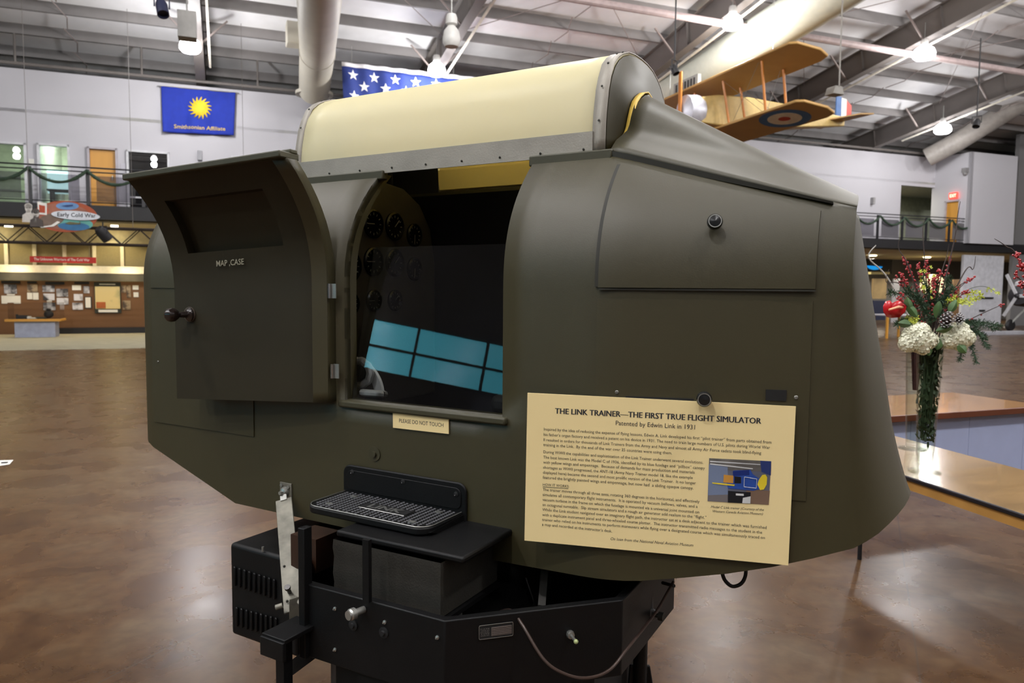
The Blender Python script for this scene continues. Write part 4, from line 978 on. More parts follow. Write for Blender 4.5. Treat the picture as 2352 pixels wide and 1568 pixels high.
# bulkhead filler disc between canopy and turtledeck + yellow inner hood
MB().grid([arch(-.985 + (.0 + .985) * i / 6, .955 - .0, dz=.0) for i in range(7)] if False else [[FP(a, CW + x * .945, .385 + (z - .372) * .93) for x, z in ARCF[13:]] for a in (-.985, -.7, -.4, -.1)]).build('inner_hood', YELT, ft)
MB().grid([[FP(a, CW + x * .93, .375 + (z - .372) * .92) for x, z in ARCF] for a in (-1.215, -.99)]).build('dark_curtain', NAVY, ft)
mb = MB(); mb.prism([FP(-.985, WID - .195, .385), FP(-.12, WID - .195, .385), FP(-.12, WID - .195, .46), FP(-1.0, WID - .195, .46)], N_IN * .02); mb.build('hood_edge', YELT, ft)
OGF = [(w_ - CW, z) for w_, z in OG] + [(CW - w_, z) for w_, z in OG[-2::-1]]
mb = MB(); mb.grid([[FP(a, CW + x * .97, z - .01) for x, z in OGF] for a in (-.068, -.05)]); mb.build('yellow_hoop', YEL, ft, solid=.004)
mb = MB(); r_ = [FP(-.052, CW + x * .96, z - .015) for x, z in OGF]; mb.add(r_, [tuple(range(len(r_)))]); mb.build('deck_bulkhead', OLIVE_D, ft, solid=.004)

# ---- door
HG = FP(-.905, -.006, 0); DDv = Vector((-.909, .417, 0)).normalized(); DN = Vector((-DDv.y, DDv.x, 0)); DN = DN if DN.y < 0 else -DN
DW, DT = .62, .046
def dp(q, z, e=0): return HG + DDv * q + DN * (inset(z) * 1.0 + e) + Z * (z - .03 * q / DW)
zD = [-.352 + (.362 + .352) * k / 22 for k in range(23)]
qs = [0, .035, .09, .13, .2, .3, .4, .5, .535, .58, .62]
qi0, qi1 = qs.index(.13), qs.index(.535)
def zrange(j): return zD[j] > .115 and zD[j + 1] < .325
mb = MB()
inner = [[dp(q if q > 0 else .012, z, DT if q > .01 else DT - .012) for z in zD] for q in qs]; outer = [[dp(q, z, 0) for z in zD] for q in qs]
mb.grid(inner, skip=lambda i, j: qi0 <= i < qi1 and zrange(j)); mb.grid(outer)
for r1, r2 in ((inner[0], outer[0]), (inner[-1], outer[-1]), ([r[0] for r in inner], [r[0] for r in outer]), ([r[-1] for r in inner], [r[-1] for r in outer])): mb.grid([r1, r2], smooth=False)
js = [j for j in range(22) if zrange(j)]; j0, j1 = js[0], js[-1] + 1
rc = [[dp(qs[i], zD[j], .012) for j in range(j0, j1 + 1)] for i in range(qi0, qi1 + 1)]; inn = [[inner[i][j] for j in range(j0, j1 + 1)] for i in range(qi0, qi1 + 1)]
mb.grid(rc)
for r1, r2 in ((inn[0], rc[0]), (inn[-1], rc[-1]), ([r[0] for r in inn], [r[0] for r in rc]), ([r[-1] for r in inn], [r[-1] for r in rc])): mb.grid([r1, r2], smooth=False)
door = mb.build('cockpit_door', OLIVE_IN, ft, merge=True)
# edge moulding seen beside the hinges
mb = MB(); mb.grid([[dp(-.012, z, -.004), dp(-.012, z, DT * .75), dp(.03, z, DT + .004), dp(.034, z, DT - .01)] for z in zD], smooth=False); mb.build('edge_moulding', OLIVE, door, solid=.002)
mb = MB(); p, q = dp(-.01, .362, DT * .5), dp(DW + .004, .362, DT * .5); mb.bar(p + Z * .008, q + Z * .008, DT + .035, .02); mb.bar(p + Z * .022 + DN * -.02, q + Z * .02 - DN * .02, .03, .014); mb.build('top_cap', OLIVE_D, door, bevel=.004)
mb = MB()
def ond(px, py, e):
    p0 = dp(.3, 0, e); return onplane(px, py, p0, DN)
pz_ = ond(436, 722, DT + .002)
kb = MB().lathe([(0, .0), (.024, 0), (.024, .003), (.017, .010), (.011, .012), (.009, .035), (.015, .042), (.022, .052), (.0235, .064), (.020, .075), (.010, .083), (0, .085)], pz_, (DN + DDv * .28).normalized(), 28).build('door_knob', BAKE, door)
MB().lathe([(.0, .0), (.026, 0), (.025, .0035), (.013, .005), (0, .005)], pz_ - DN * .0005, DN, 28).build('knob_escutcheon', mat('dull bronze', (96, 84, 74), .4, .5), door)
for py in (668, 852):
    px = 756 + (py - 668) * .036; p = atY(px, py, HG.y - .035); mb = MB(); mb.tube([p - Z * .022, p + Z * .022], .0055, 10)
    for k in (-1, 0, 1): mb.tube([p + Z * (k * .014 - .001), p + Z * (k * .014 + .001)], .0062, 10)
    hb = mb.build('hinge', CHROME, door); MB().box(p + U * .012 - N_IN * -.006, (.02, .003, .044), (U, N_IN, Z)).build('hinge_leaf', STEEL, hb)
mb = MB(); zt0 = .071
t0, t1 = ond(503, 612, DT + .004), ond(566, 607, DT + .004); e0 = t0 + DN * .011; put_text(mb, 'MAP ,CASE', e0, t1 + DN * .011, Z, bold=.01); 
mb.v = [v for v in mb.v]; mb.build('stencil_lettering', INKG, door)
# ---- plexiglass
PB, PT = .026, .105
pc = [FP(-.85, PB, -.346), FP(-.26, PB, -.346), FP(-.26, PT, .128), FP(-.83, PT, .128)]
MB().prism(pc, N_IN * .004).build('plexiglass_pane', PLEX, ft)
# ---- cockpit interior
ip = FP(-1.06, CW, .075)
mb = MB(); pts = [(-.30, -.5), (.30, -.5), (.30, .02), (.27, .16), (.2, .25), (.1, .30), (0, .31), (-.1, .30), (-.2, .25), (-.27, .16), (-.30, .02)]
pan = mb.prism([ip + N_IN * x + Z * z for x, z in pts], U * .012).build('instrument_panel', PANEL, ft, bevel=.004)
for x, z, r in ((-.2, .13, .052), (-.08, .155, .052), (.04, .155, .052), (.16, .13, .045), (-.2, .0, .052), (-.08, .02, .052), (.04, .02, .052), (.16, .0, .045), (-.2, -.13, .04), (-.08, -.12, .04), (.04, -.12, .04)):
    c = ip + N_IN * x + Z * z + U * .012
    g = MB().lathe([(r, 0), (r, .008), (r * .88, .012), (r * .86, .004), (0, .004)], c, U, 24).build('gauge', DIAL, pan)
    mk = MB()
    for k in range(12):
        an = k * math.pi / 6; d1, d2 = N_IN * math.sin(an) + Z * math.cos(an), N_IN * math.cos(an) - Z * math.sin(an)
        mk.box(c + U * .005 + d1 * r * .7, (.001, r * .05, r * .16), (U, d2, d1))
    d1 = N_IN * math.sin(x * 20) + Z * math.cos(x * 20); mk.box(c + U * .007 + d1 * r * .3, (.001, r * .06, r * .7), (U, d1.cross(U), d1)); mk.build('dial_marks', mat('dim dial paint', (110, 108, 98), .6), g)
# seat and far-side gear
st = MB(); st.box(FP(-.3, CW, -.36), (.36, .4, .06), (U, N_IN, Z)); st.build('pilot_seat', BLACK2, ft, bevel=.02)
MB().box(FP(-.13, CW, -.08), (.06, .42, .62), (U, N_IN, (Z))).build('seat_back', BLACK2, ft, bevel=.02)
# trim wheels near the sill
def ring_(c, ax, R, r, name, m_, par, n=28, lobes=0):
    a = Vector(ax).normalized(); x = a.cross(Z).normalized(); y = a.cross(x); pts = []
    N2 = 48
    rr = []
    for k in range(N2 + 1):
        t = 2 * math.pi * k / N2; q = R * (1 + (.04 * math.cos(lobes * t) if lobes else 0)); pts.append(c + (x * math.cos(t) + y * math.sin(t)) * q)
    return MB().tube(pts, r, 8, cap=False).build(name, m_, par)
cw = onplane(824, 856, FP(0, .12, 0), N_IN)
tw = ring_(cw, -N_IN + U * .3, .040, .013, 'trim_wheel', WHEELG, ft, lobes=10)
MB().lathe([(.0, .0), (.026, 0), (.028, .01), (.012, .016), (0, .016)], cw, -N_IN + U * .3, 20).build('wheel_hub', BLACK2, tw)
cw2 = onplane(858, 903, FP(0, .10, 0), N_IN)
tw2 = ring_(cw2, Z + N_IN * .15, .034, .011, 'trim_wheel', WHEELG, ft, lobes=10)
MB().lathe([(.0, .0), (.03, 0), (.03, -.03), (.0, -.03)], cw2, Z, 20).build('wheel_hub', BLACK2, tw2)
mb = MB(); q0 = onplane(822, 812, FP(0, .15, 0), N_IN); vs = []
ctr = onplane(815, 905, FP(0, .15, 0), N_IN); rows = []
for k in range(14):
    t = math.radians(88 - k * 6.6); d = U * math.cos(t) + Z * math.sin(t); rows.append([ctr + d * .085, ctr + d * .118, ctr + d * .118 + N_IN * .012, ctr + d * .085 + N_IN * .012, ctr + d * .085])
MB().grid(rows).build('quadrant_guard', WHEELG, ft)
p, q = onplane(790, 878, FP(0, .07, 0), N_IN), onplane(819, 914, FP(0, .07, 0), N_IN); MB().tube([p, q], .0035, 8).build('control_rod', STEEL, ft)
# ---- LINK step
sa0, sa1, zs = -.852, -.412, -.630
sp = thing('', (0, 0, 0), None, None) if False else None
def rrect(x0, x1, y0, y1, r, n=6, corners=(1, 1, 1, 1)):
    out = []
    for i, (cx, cy, a0_) in enumerate(((x1 - r, y1 - r, 0), (x0 + r, y1 - r, 90), (x0 + r, y0 + r, 180), (x1 - r, y0 + r, 270))):
        if corners[i]:
            for k in range(n + 1): t = math.radians(a0_ + 90 * k / n); out.append((cx + r * math.cos(t), cy + r * math.sin(t)))
        else: out.append((x1 if i in (0, 3) else x0, y1 if i < 2 else y0))
    return out
bk = [FP(x, -.002, y) for x, y in rrect(sa0 - .005, sa1 + .012, zs - .075, zs + .085, .028)]
stp = MB().prism(bk, -N_IN * .008).build('entry_step', BLACK, ft, bevel=.004)
bk2 = [FP(x, -.01, y) for x, y in rrect(sa0 + .012, sa1 - .004, zs + .008, zs + .07, .02)]
MB().prism(bk2, -N_IN * .003).build('step_back_panel', BLACK, stp, bevel=.002)
tp = rrect(sa0, sa1, -.185, -.004, .045, corners=(0, 0, 1, 1))
MB().prism([FP(x, y, zs - .02) for x, y in tp], Z * .02).build('step_tread', BLACK, stp, bevel=.004)
rm = rrect(sa0 + .004, sa1 - .004, -.181, -.008, .042, corners=(0, 0, 1, 1)); pts = [FP(x, y, zs + .002) for x, y in rm]; MB().tube(pts + pts[:1], .0016, 6).build('tread_rim', STEEL, stp)
mb = MB(); xx = sa0 + .02
def in_r(x, y): return sa0 + .012 < x < sa1 - .012 and -.172 < y < -.016 and not (x < sa0 + .045 and y < -.172 + (sa0 + .045 - x)) and not (x > sa1 - .045 and y < -.172 + (x - sa1 + .045)) and not (-.705 < x < -.525 and -.125 < y < -.07)
ROT = math.radians(35)
for i in range(-60, 60):
    for j in range(-60, 60):
        x = -.632 + (i * .0165); y = -.095 + j * .0105 + (i % 2) * .0052
        if in_r(x, y): mb.box(FP(x, y, zs + .0012), (.0062, .0034, .0025), ((U * math.cos(ROT) + N_IN * math.sin(ROT)), (-U * math.sin(ROT) + N_IN * math.cos(ROT)), Z))
mb.build('tread_pattern', mat('worn tread metal', (128, 128, 132), .45, .3), stp)
mb = MB()
for x, y in ((sa0 + .07, -.045), (sa1 - .07, -.15), (sa0 + .06, -.14), (sa1 - .06, -.04)): mb.box(FP(x, y, zs + .0015), (.02, .012, .003), (U, N_IN, Z))
mb.build('tread_pads', STEEL, stp)
lp = [FP(x, y, zs + .0015) for x, y in ((-.697, -.12), (-.533, -.12), (-.533, -.075), (-.697, -.075))]; MB().prism(lp, Z * .002).build('name_pad', BLACK2, stp); MB().tube(lp + lp[:1], .0014, 5).build('name_pad_rim', STEEL, stp)
mb = MB(); put_text(mb, 'LINK', FP(-.675, -.112, zs + .0042), FP(-.555, -.112, zs + .0042), N_IN, size=.042, bold=.03); mb.build('lettering', STEEL, stp)
for a, z in ((sa0 + .035, zs + .065), (-.62, zs + .062), (sa1 - .02, zs + .052), (sa1 - .01, zs - .055)):
    MB().lathe([(.0075, 0), (.0075, .003), (.003, .0045), (0, .0045)], FP(a, -.0115, z), -N_IN, 12).build('step_bolt', BLACK2, stp)
    MB().sphere(FP(a - .002, -.017, z - .003), .0022, 6).build('bolt_glint', CHROME, stp)
# gusset under the right end
MB().prism([FP(sa1 - .006, -.006, zs - .005), FP(sa1 - .006, -.165, zs - .012), FP(sa1 - .006, -.006, zs - .07)], U * .008).build('gusset', BLACK, stp)
# ================= pedestal
ped = MB(); OC = Vector((-.0873, 2.300)); AP, SD = .552, .457
V0 = Vector((-.557, 1.925)); 
ang0 = math.atan2(V0.y - OC.y, V0.x - OC.x); RR = .600
ocv = [Vector((OC.x + RR * math.cos(ang0 + k * math.pi / 4), OC.y + RR * math.sin(ang0 + k * math.pi / 4), 0)) for k in range(8)]
zp1, zp0 = EYE - .786, EYE - .985
mb = MB()
rows = [[v + Z * zp0 for v in ocv], [v + Z * zp1 for v in ocv]]
cxy = Vector((OC.x, OC.y, 0)); inr = [cxy + (v - cxy) * .955 for v in ocv]
mb.grid([[v + Z * zp0 for v in ocv], [v + Z * zp1 for v in ocv], [v + Z * zp1 for v in inr], [v + Z * (zp0 + .02) for v in inr], [cxy + (v - cxy) * .2 + Z * (zp0 + .02) for v in ocv]], closed=True, smooth=False)
mb.add([v + Z * zp0 for v in ocv], [tuple(range(8))])
oct_ = mb.build('octagonal_turntable', BLACK, ft, merge=True, bevel=.003)
# name plate on the front right face
f0, f1 = ocv[1], ocv[2]; fd = (f1 - f0).normalized(); fn = Vector((fd.y, -fd.x, 0))
pn0, pn1 = onplane(1100, 1468, f0 + fn * .001, fn), onplane(1178, 1427, f0 + fn * .001, fn)
c = (pn0 + pn1) / 2; wd, ht = (pn1 - pn0).dot(fd), pn1.z - pn0.z
np_ = MB().box(c, (wd, .003, ht), (fd, fn, Z)).build('data_plate', BLACK2, oct_, bevel=.001)
MB().box(c + fn * .002 + fd * wd * .16 - Z * ht * .03, (wd * .6, .001, ht * .62), (fd, fn, Z)).build('plate_field', mat('tarnished plate', (120, 110, 104), .5, .3), np_)
mb = MB()
for k in range(5): mb.box(c + fn * .0028 + fd * wd * .16 + Z * ht * (-.27 + .12 * k), (wd * .58, .0005, ht * .025), (fd, fn, Z))
for k in range(5): put_text(mb, ['SERIAL NO', 'TYPE', 'MODEL', 'ORDER NO', 'DATE'][k], c + fn * .0025 + fd * -wd * .46 + Z * ht * (-.27 + .12 * k), c + fn * .0025 - fd * wd * .2 + Z * ht * (-.27 + .12 * k), Z, size=ht * .09, mi=1, res=1)
mb.build('plate_lines', [BLACK2, mat('plate grey', (130, 125, 120), .5)], np_)
mb = MB(); rr_ = [c + fn * .002 + fd * x + Z * z for x, z in rrect(-wd / 2, wd / 2, -ht / 2, ht / 2, .003, 3)]; mb.tube(rr_ + rr_[:1], .0007, 5); mb.build('plate_rim', STEEL, np_)
# bolts on the two front faces
for (px, py) in ((770, 1397), (812, 1435), (882, 1452), (884, 1428), (1005, 1463), (770, 1491)):
    g0, g1 = ocv[0], ocv[1]; gd = (g1 - g0).normalized(); gn = Vector((gd.y, -gd.x, 0)); p = onplane(px, py, g0, gn)
    r = .014 if py in (1435, 1452) else .005
    MB().lathe([(r, 0), (r, .003), (r * .5, .004), (r * .4, .008), (0, .008)], p, gn, 14).build('bolt', BLACK2 if r > .01 else STEEL, oct_)
p = onplane(836, 1399, g0 - gn * -.0, gn); MB().lathe([(.009, 0), (.009, .03), (.015, .03), (.015, .042), (.012, .046), (.012, .05), (0, .05)], p, (gn - gd * .2).normalized(), 14).build('hex_bolt', STEEL, oct_)
p = onplane(1308, 1454, f0, fn); vv = MB().tube([p, p + fn * .045], .004, 8).lathe([(.009, 0), (.011, .006), (.009, .014), (0, .015)], p, fn, 10).build('valve_stem', STEEL, oct_); MB().sphere(p + fn * .045, .006, 10).build('valve_tip', mat('pale green tip', (150, 160, 110), .4), oct_)
# upright frame at left corner, rectangular opening frame
g0, g1 = ocv[0], ocv[1]; gd = (g1 - g0).normalized(); gn = Vector((gd.y, -gd.x, 0))
def gp(px, py, o=0): return onplane(px, py, g0 + gn * o, gn)
fz = lambda px, y: gp(px, y).z
mb = MB(); t0_ = fz(692, 1208)
for px, ww in ((701, .022),): 
    p = gp(px, 1300); mb.box(Vector((p.x, p.y, (t0_ + zp0) / 2)), (ww, .03, t0_ - zp0), (gd, gn, Z))
mb.build('corner_upright', BLACK, ft, bevel=.002)

p = gp(843, 1300, .006); mb = MB(); mb.box(Vector((p.x, p.y, (fz(843, 1236) + fz(843, 1378)) / 2)), (.02, .012, fz(843, 1236) - fz(843, 1378)), (gd, gn, Z)); mb.build('front_upright', BLACK, ft)
# bellows block and its cap
bl0, bl1 = gp(766, 1300, -.06), gp(1012, 1300, -.06); d_ = bl1 - bl0; d_.z = 0; L_ = d_.length; d_.normalize(); bn_ = Vector((d_.y, -d_.x, 0))
zt1, zt2 = EYE - .70, EYE - .80
c = (bl0 + bl1) / 2; mb = MB(); 
rows = []
for k in range(7):
    z = EYE - .675 - .14 * k / 6; o = .0015 * math.sin(k * 2.1); rows.append([Vector((bl0.x, bl0.y, z)) + bn_ * o - d_ * o, Vector((bl1.x, bl1.y, z)) + bn_ * o + d_ * o, Vector((bl1.x, bl1.y, z)) - bn_ * .28 + d_ * o, Vector((bl0.x, bl0.y, z)) - bn_ * .28 - d_ * o])
mb.grid(rows, closed=True, smooth=False); mb.build('bellows', BELLOWS, ft)
mb = MB(); mb.box(Vector((c.x, c.y, EYE - .662)) - bn_ * .15 + d_ * .03, (L_ + .06, .28, .018), (d_, bn_, Z)); mb.build('bellows_board', BLACK, ft, bevel=.006)
mb = MB(); mb.box(Vector((c.x, c.y, EYE - .825)) - bn_ * .13, (L_ + .02, .3, .012), (d_, bn_, Z)); mb.build('bellows_board', BLACK, ft)
mb = MB(); q = gp(725, 1300, -.2); mb.box(Vector((q.x, q.y, EYE - .78)), (.1, .1, .1), (gd, gn, Z)); mb.build('inner_block', mat('brown varnish', (48, 27, 12), .5), ft)
# centre column and universal joint under the fuselage
mb = MB(); mb.lathe([(.0, 0), (.22, 0), (.22, .04), (.09, .08), (.08, .2), (.13, .23), (.13, .27), (0, .27)], cxy + Z * (zp0 + .02), n=24); mb.build('universal_joint', BLACK2, ft)
# struts
def strut(px0, py0, Y0, px1, py1, Y1, w_, th, name, m_, par=ft, up=None):
    p, q = atY(px0, py0, Y0), atY(px1, py1, Y1); t = (q - p).normalized(); x = t.cross(Vector((0, -1, 0))).normalized()
    return MB().box((p + q) / 2, (w_, (q - p).length, th), (x, t, x.cross(t).normalized())).build(name, m_, par, bevel=.0015)
strut(1252, 1290, 2.1, 1244, 1392, 2.0, .022, .01, 'strut', mat('dim steel', (86, 84, 80), .5, .3)); strut(1205, 1330, 2.25, 1225, 1392, 2.1, .014, .01, 'strut', BLACK)
p = atY(1047, 1408, 1.95); MB().box(p, (.03, .03, .012), (fd, fn, Z)).build('latch_clip', STEEL, ft, bevel=.002); p = atY(868, 1375, 1.93); MB().box(p, (.02, .02, .012), (gd, gn, Z)).build('latch_clip', ALU, ft, bevel=.002)
# aluminium link bar at left
tb_ = onside(657, 1128, .003)
MB().box(tb_ - Z * .0, (.052, .005, .058), (U, N_IN, Z)).build('mounting_plate', ALU, ft, bevel=.001)
MB().lathe([(.017, 0), (.017, .008), (.012, .016), (.006, .018), (.006, .028), (0, .028)], tb_ + Z * .0, -N_IN, 18).build('pivot_bolt', STEEL, ft)
for dx, dz in ((-.015, .02), (.016, .017)): MB().lathe([(.006, 0), (.006, .005), (0, .006)], tb_ + U * dx + Z * dz - N_IN * .003, -N_IN, 6).build('bolt', STEEL, ft)
lt, lb_ = tb_ - N_IN * .022 + U * .012 - Z * .005, atY(674, 1398, 2.02)
tdir = (lb_ - lt).normalized(); xw = Vector((.985, -.17, 0)).normalized(); xw = (xw - tdir * xw.dot(tdir)).normalized(); yw = xw.cross(tdir)
lt2 = lt - Z * .022
lk = MB().box((lt2 + lb_) / 2, (.052, (lb_ - lt2).length, .006), (xw, tdir, yw)).build('link_bar', ALU, ft, bevel=.0015)
mb = MB()
for q in (-.0215, .0215): mb.box((lt2 + lb_) / 2 + xw * q - Vector((0, 1, 0)) * .004, (.0014, (lb_ - lt2).length, .001), (xw, tdir, yw))
mb.build('edge_groove', BLACK2, lk)
MB().box(lt - Z * .008, (.02, .03, .008), (xw, tdir, yw)).build('top_tongue', STEEL, lk)
for s_ in (.62, .92):
    for q in (-.014, .014): MB().sphere(lt2 + (lb_ - lt2) * s_ + xw * q - Vector((0, 1, 0)) * .004, .004, 8).build('bolt', GAP, lk)
MB().lathe([(.006, 0), (.006, .02), (.009, .02), (.009, .028), (0, .028)], lt2 + (lb_ - lt2) * .86 - xw * .006, (-yw if yw.y > 0 else yw), 10).build('bolt', BAKE, lk)
mb = MB(); mb.box(lb_ + xw * .02 - Z * .005, (.06, .02, .06), (xw, yw, Z)); mb.lathe([(.012, 0), (.012, .025), (0, .025)], lb_ + xw * .028 - yw * 0, (-yw if yw.y > 0 else yw), 14); mb.lathe([(.008, 0), (.008, .02), (0, .02)], lb_ - xw * .03 + Z * .02, -xw, 10); mb.build('lower_clevis', ALU, ft, bevel=.002)
# motor housing with louvres
e1, e2 = Vector((.86, -.51, 0)), Vector((.51, .86, 0)); zb0, zb1 = EYE - 1.113, EYE - .813; bc = onz(527, 1246, zb1); bc.z = 0
BL_, BD_ = .30, .46
mh = MB().box(bc + e1 * BL_ / 2 + e2 * BD_ / 2 + Z * (zb0 + zb1) / 2, (BL_, BD_, zb1 - zb0), (e1, e2, Z)).build('turbine_housing', BLACK, ft, bevel=.012, seg=3)
for (px0, px1, y0, y1, n) in ((541, 632, 1322, 1352, 9), (546, 636, 1415, 1440, 9)):
    for k in range(n):
        t = k / (n - 1); c = onplane(px0 + (px1 - px0) * t, y0 + (y1 - y0) * t, bc, e2)
        m2 = MB(); m2.prism([c + e1 * .006 - Z * .03, c + e1 * .006 + Z * .03, c - e1 * .003 + Z * .033 , c - e1 * .003 - Z * .033], -e2 * .007); m2.build('louvre', BLACK2 if False else BLACK, mh, bevel=.003)
p = onplane(604, 1266, Vector((0, 0, zb1)), Z); MB().tube([p, p + Z * .015], .004, 8).build('stud', STEEL, mh)
# side bracket and outrigger leg at left
mb = MB(); q = onz(668, 1446, EYE - .9) - Vector((0, .06, 0)); mb.box(Vector((q.x, q.y + .06, EYE - .90)), (.085, .12, .012), (e1, e2, Z)); mb.box(Vector((q.x, q.y + .06, EYE - .925)) - e2 * .06, (.085, .012, .05), (e1, e2, Z)); mb.build('side_bracket', BLACK, ft, bevel=.002)
pL = atY(652, 1470, 1.90); mb = MB(); mb.box(Vector((pL.x, pL.y, (EYE - .93) / 2)), (.03, .03, EYE - .93), (e1, e2, Z)); mb.build('outrigger_leg', BLACK, ft)
mb = MB(); p, q = atY(668, 1535, 1.98), atY(728, 1490, 1.95); mb.bar(p, q, .012, .035); mb.build('outrigger_brace', BLACK, ft)
# lower pedestal down to the floor
mb = MB()
low = [cxy + (v - cxy) * .84 for v in ocv]
mb.grid([[v + Z * .12 for v in low], [v + Z * (zp0 - .03) for v in low]], closed=True, smooth=False); mb.add([v + Z * (zp0 - .03) for v in low], [tuple(range(8))]); mb.add([v + Z * .12 for v in low], [tuple(range(8))]); mb.build('pedestal_cabinet', BLACK2, ft)
mb = MB(); mb.lathe([(0, 0), (.62, 0), (.62, .05), (.5, .12), (0, .12)], cxy, n=32); mb.build('pedestal_base', BLACK2, ft)
mb = MB(); mb.lathe([(0, 0), (.50, 0), (.50, .03), (0, .03)], cxy + Z * (zp0 - .03), n=32); mb.build('turntable_ring', BLACK2, ft)
# right support: lever, post, foot
rp = atY(1472, 1440, 2.12)
mb = MB(); mb.tube([Vector((rp.x, rp.y, EYE - .90)), Vector((rp.x, rp.y, .02))], .021, 14); mb.build('right_post', BLACK, ft)
mb = MB(); fx = Vector((rp.x, rp.y, 0)); mb.prism([fx + Vector((-.06, 0, .0)), fx + Vector((.12, -.02, .0)), fx + Vector((.1, -.02, .03)), fx + Vector((.03, 0, .44)), fx + Vector((-.03, 0, .44))], Vector((0, .012, 0))); mb.box(fx + Z * .012, (.3, .22, .024)); mb.build('post_foot', BLACK, ft, bevel=.003)
p, q = atY(1490, 1325, 2.06), atY(1494, 1425, 2.04); mb = MB(); mb.bar(p, q, .018, .012, up=(0, 1, 0)); mb.bar(p - Vector((.012, 0, 0)), q - Vector((.012, -.01, -.01)), .012, .03, up=(0, 1, 0)); mb.lathe([(.018, 0), (.018, .012), (0, .012)], q + Z * .02, (0, -1, 0), 16); mb.build('support_lever', mat('grey steel lever', (100, 100, 100), .5, .3), ft, bevel=.002)
q = atY(1506, 1410, 2.02); MB().lathe([(.006, 0), (.006, .02), (.012, .02), (.012, .034), (0, .034)], q - Vector((.01, 0, 0)), (.8, -.5, 0), 12).build('lever_bolt', GAP, ft)
# cables
def spl(pts, n=10):
    out = []
    P_ = [pts[0]] + pts + [pts[-1]]
    for i in range(1, len(P_) - 2):
        for k in range(n):
            t = k / n; a, b, c, d = P_[i - 1], P_[i], P_[i + 1], P_[i + 2]
            out.append(.5 * ((2 * b) + (c - a) * t + (2 * a - 5 * b + 4 * c - d) * t * t + (3 * b - a - 3 * c + d) * t ** 3))
    return out + [pts[-1]]
CAB = mat('brown rubber cable', (58, 44, 38), .35, spec=.6)
cpts = [atY(*v) for v in ((1150, 1404, 1.88), (1175, 1402, 1.80), (1200, 1435, 1.74), (1250, 1515, 1.70), (1300, 1548, 1.70), (1350, 1556, 1.72), (1400, 1538, 1.76), (1440, 1490, 1.82), (1480, 1440, 1.90), (1510, 1400, 1.95), (1530, 1365, 1.98), (1547, 1335, 2.0))]
MB().tube(spl(cpts), .0038, 8).build('hanging_cable', CAB, ft)
cpts = [atY(*v) for v in ((1658, 1312, 1.9), (1665, 1332, 1.9), (1682, 1346, 1.9), (1702, 1340, 1.9), (1712, 1322, 1.9), (1713, 1300, 1.9))]
MB().tube(spl(cpts), .005, 8).build('loop_cable', BLACK2, ft)
MB().tube([atY(1548, 1345, 1.99) , atY(1522, 1338, 2.05)], .005, 8).build('cable_hook', BAKE, ft)
# top front corner piece near the opening (small white glint strip)
# ================= notices
def quadrect(cs, plane_p, n):
    P_ = [onplane(x, y, plane_p, n) for x, y in cs]; return P_
nf = -N_IN
q = quadrect(((903, 944), (1031, 957), (1031, 996), (903, 982)), FP(0, -.004, 0), nf)
c = sum(q, Vector()) / 4; w_ = ((q[1] - q[0]).length + (q[2] - q[3]).length) / 2; h_ = ((q[3] - q[0]).length + (q[2] - q[1]).length) / 2
ex = ((q[1] - q[0]) + (q[2] - q[3])).normalized(); ez = ex.cross(nf).normalized(); ez = ez if ez.z > 0 else -ez
nt_ = thing('touch_notice', c - ez * h_ / 2, 'small cream card reading PLEASE DO NOT TOUCH under the cockpit opening', 'notice')
MB().box(c, (w_, .003, h_), (ex, nf, ez)).build('card', CARD, nt_)
mb = MB(); put_text(mb, 'PLEASE DO NOT TOUCH', c + nf * .0018 - ex * w_ * .38 - ez * h_ * .13, c + nf * .0018 + ex * w_ * .41 - ez * h_ * .13, ez, size=h_ * .33, res=3); mb.build('lettering', INK, nt_)
# big placard
pp = side(.3, -.4, .012); q = quadrect(((1213, 902), (1830, 933), (1808, 1297), (1204, 1240)), pp, nrear)
c = sum(q, Vector()) / 4; w_ = ((q[1] - q[0]).length + (q[2] - q[3]).length) / 2; h_ = ((q[3] - q[0]).length + (q[2] - q[1]).length) / 2
print('sign', w_, h_, [(v - c)[:] for v in q])
ex = ((q[1] - q[0]) + (q[2] - q[3])).normalized(); ez = ex.cross(nrear).normalized(); ez = ez if ez.z > 0 else -ez
pl = thing('text_placard', c - ez * h_ / 2, 'large cream placard with paragraphs of text and a small photo on the trainer', 'placard')
MB().box(c, (w_, .005, h_), (ex, nrear, ez)).build('placard_board', CARD, pl)
src = [(110, 72), (2250, 183), (2172, 1440), (82, 1240)]; dst = [(0, 0), (1, 0), (1, 1), (0, 1)]
A_, b__ = [], []
for (x, y), (u, v) in zip(src, dst):
    A_.append([x, y, 1, 0, 0, 0, -u * x, -u * y]); b__.append(u); A_.append([0, 0, 0, x, y, 1, -v * x, -v * y]); b__.append(v)
hm = list(np.linalg.solve(np.array(A_, float), np.array(b__, float))) + [1]
def sp_(x, y, o=.003):
    d = hm[6] * x + hm[7] * y + 1; u, v = (hm[0] * x + hm[1] * y + hm[2]) / d, (hm[3] * x + hm[4] * y + hm[5]) / d
    return c + ex * (u - .5) * w_ + ez * (.5 - v) * h_ + nrear * o
LN = [('THE LINK TRAINER\u2014THE FIRST TRUE FLIGHT SIMULATOR', 330, 236, 1970, 320, .005, .0, .0365), ('Patented by Edwin Link in 1931', 812, 328, 1443, 364, 0, 0, .0285)]
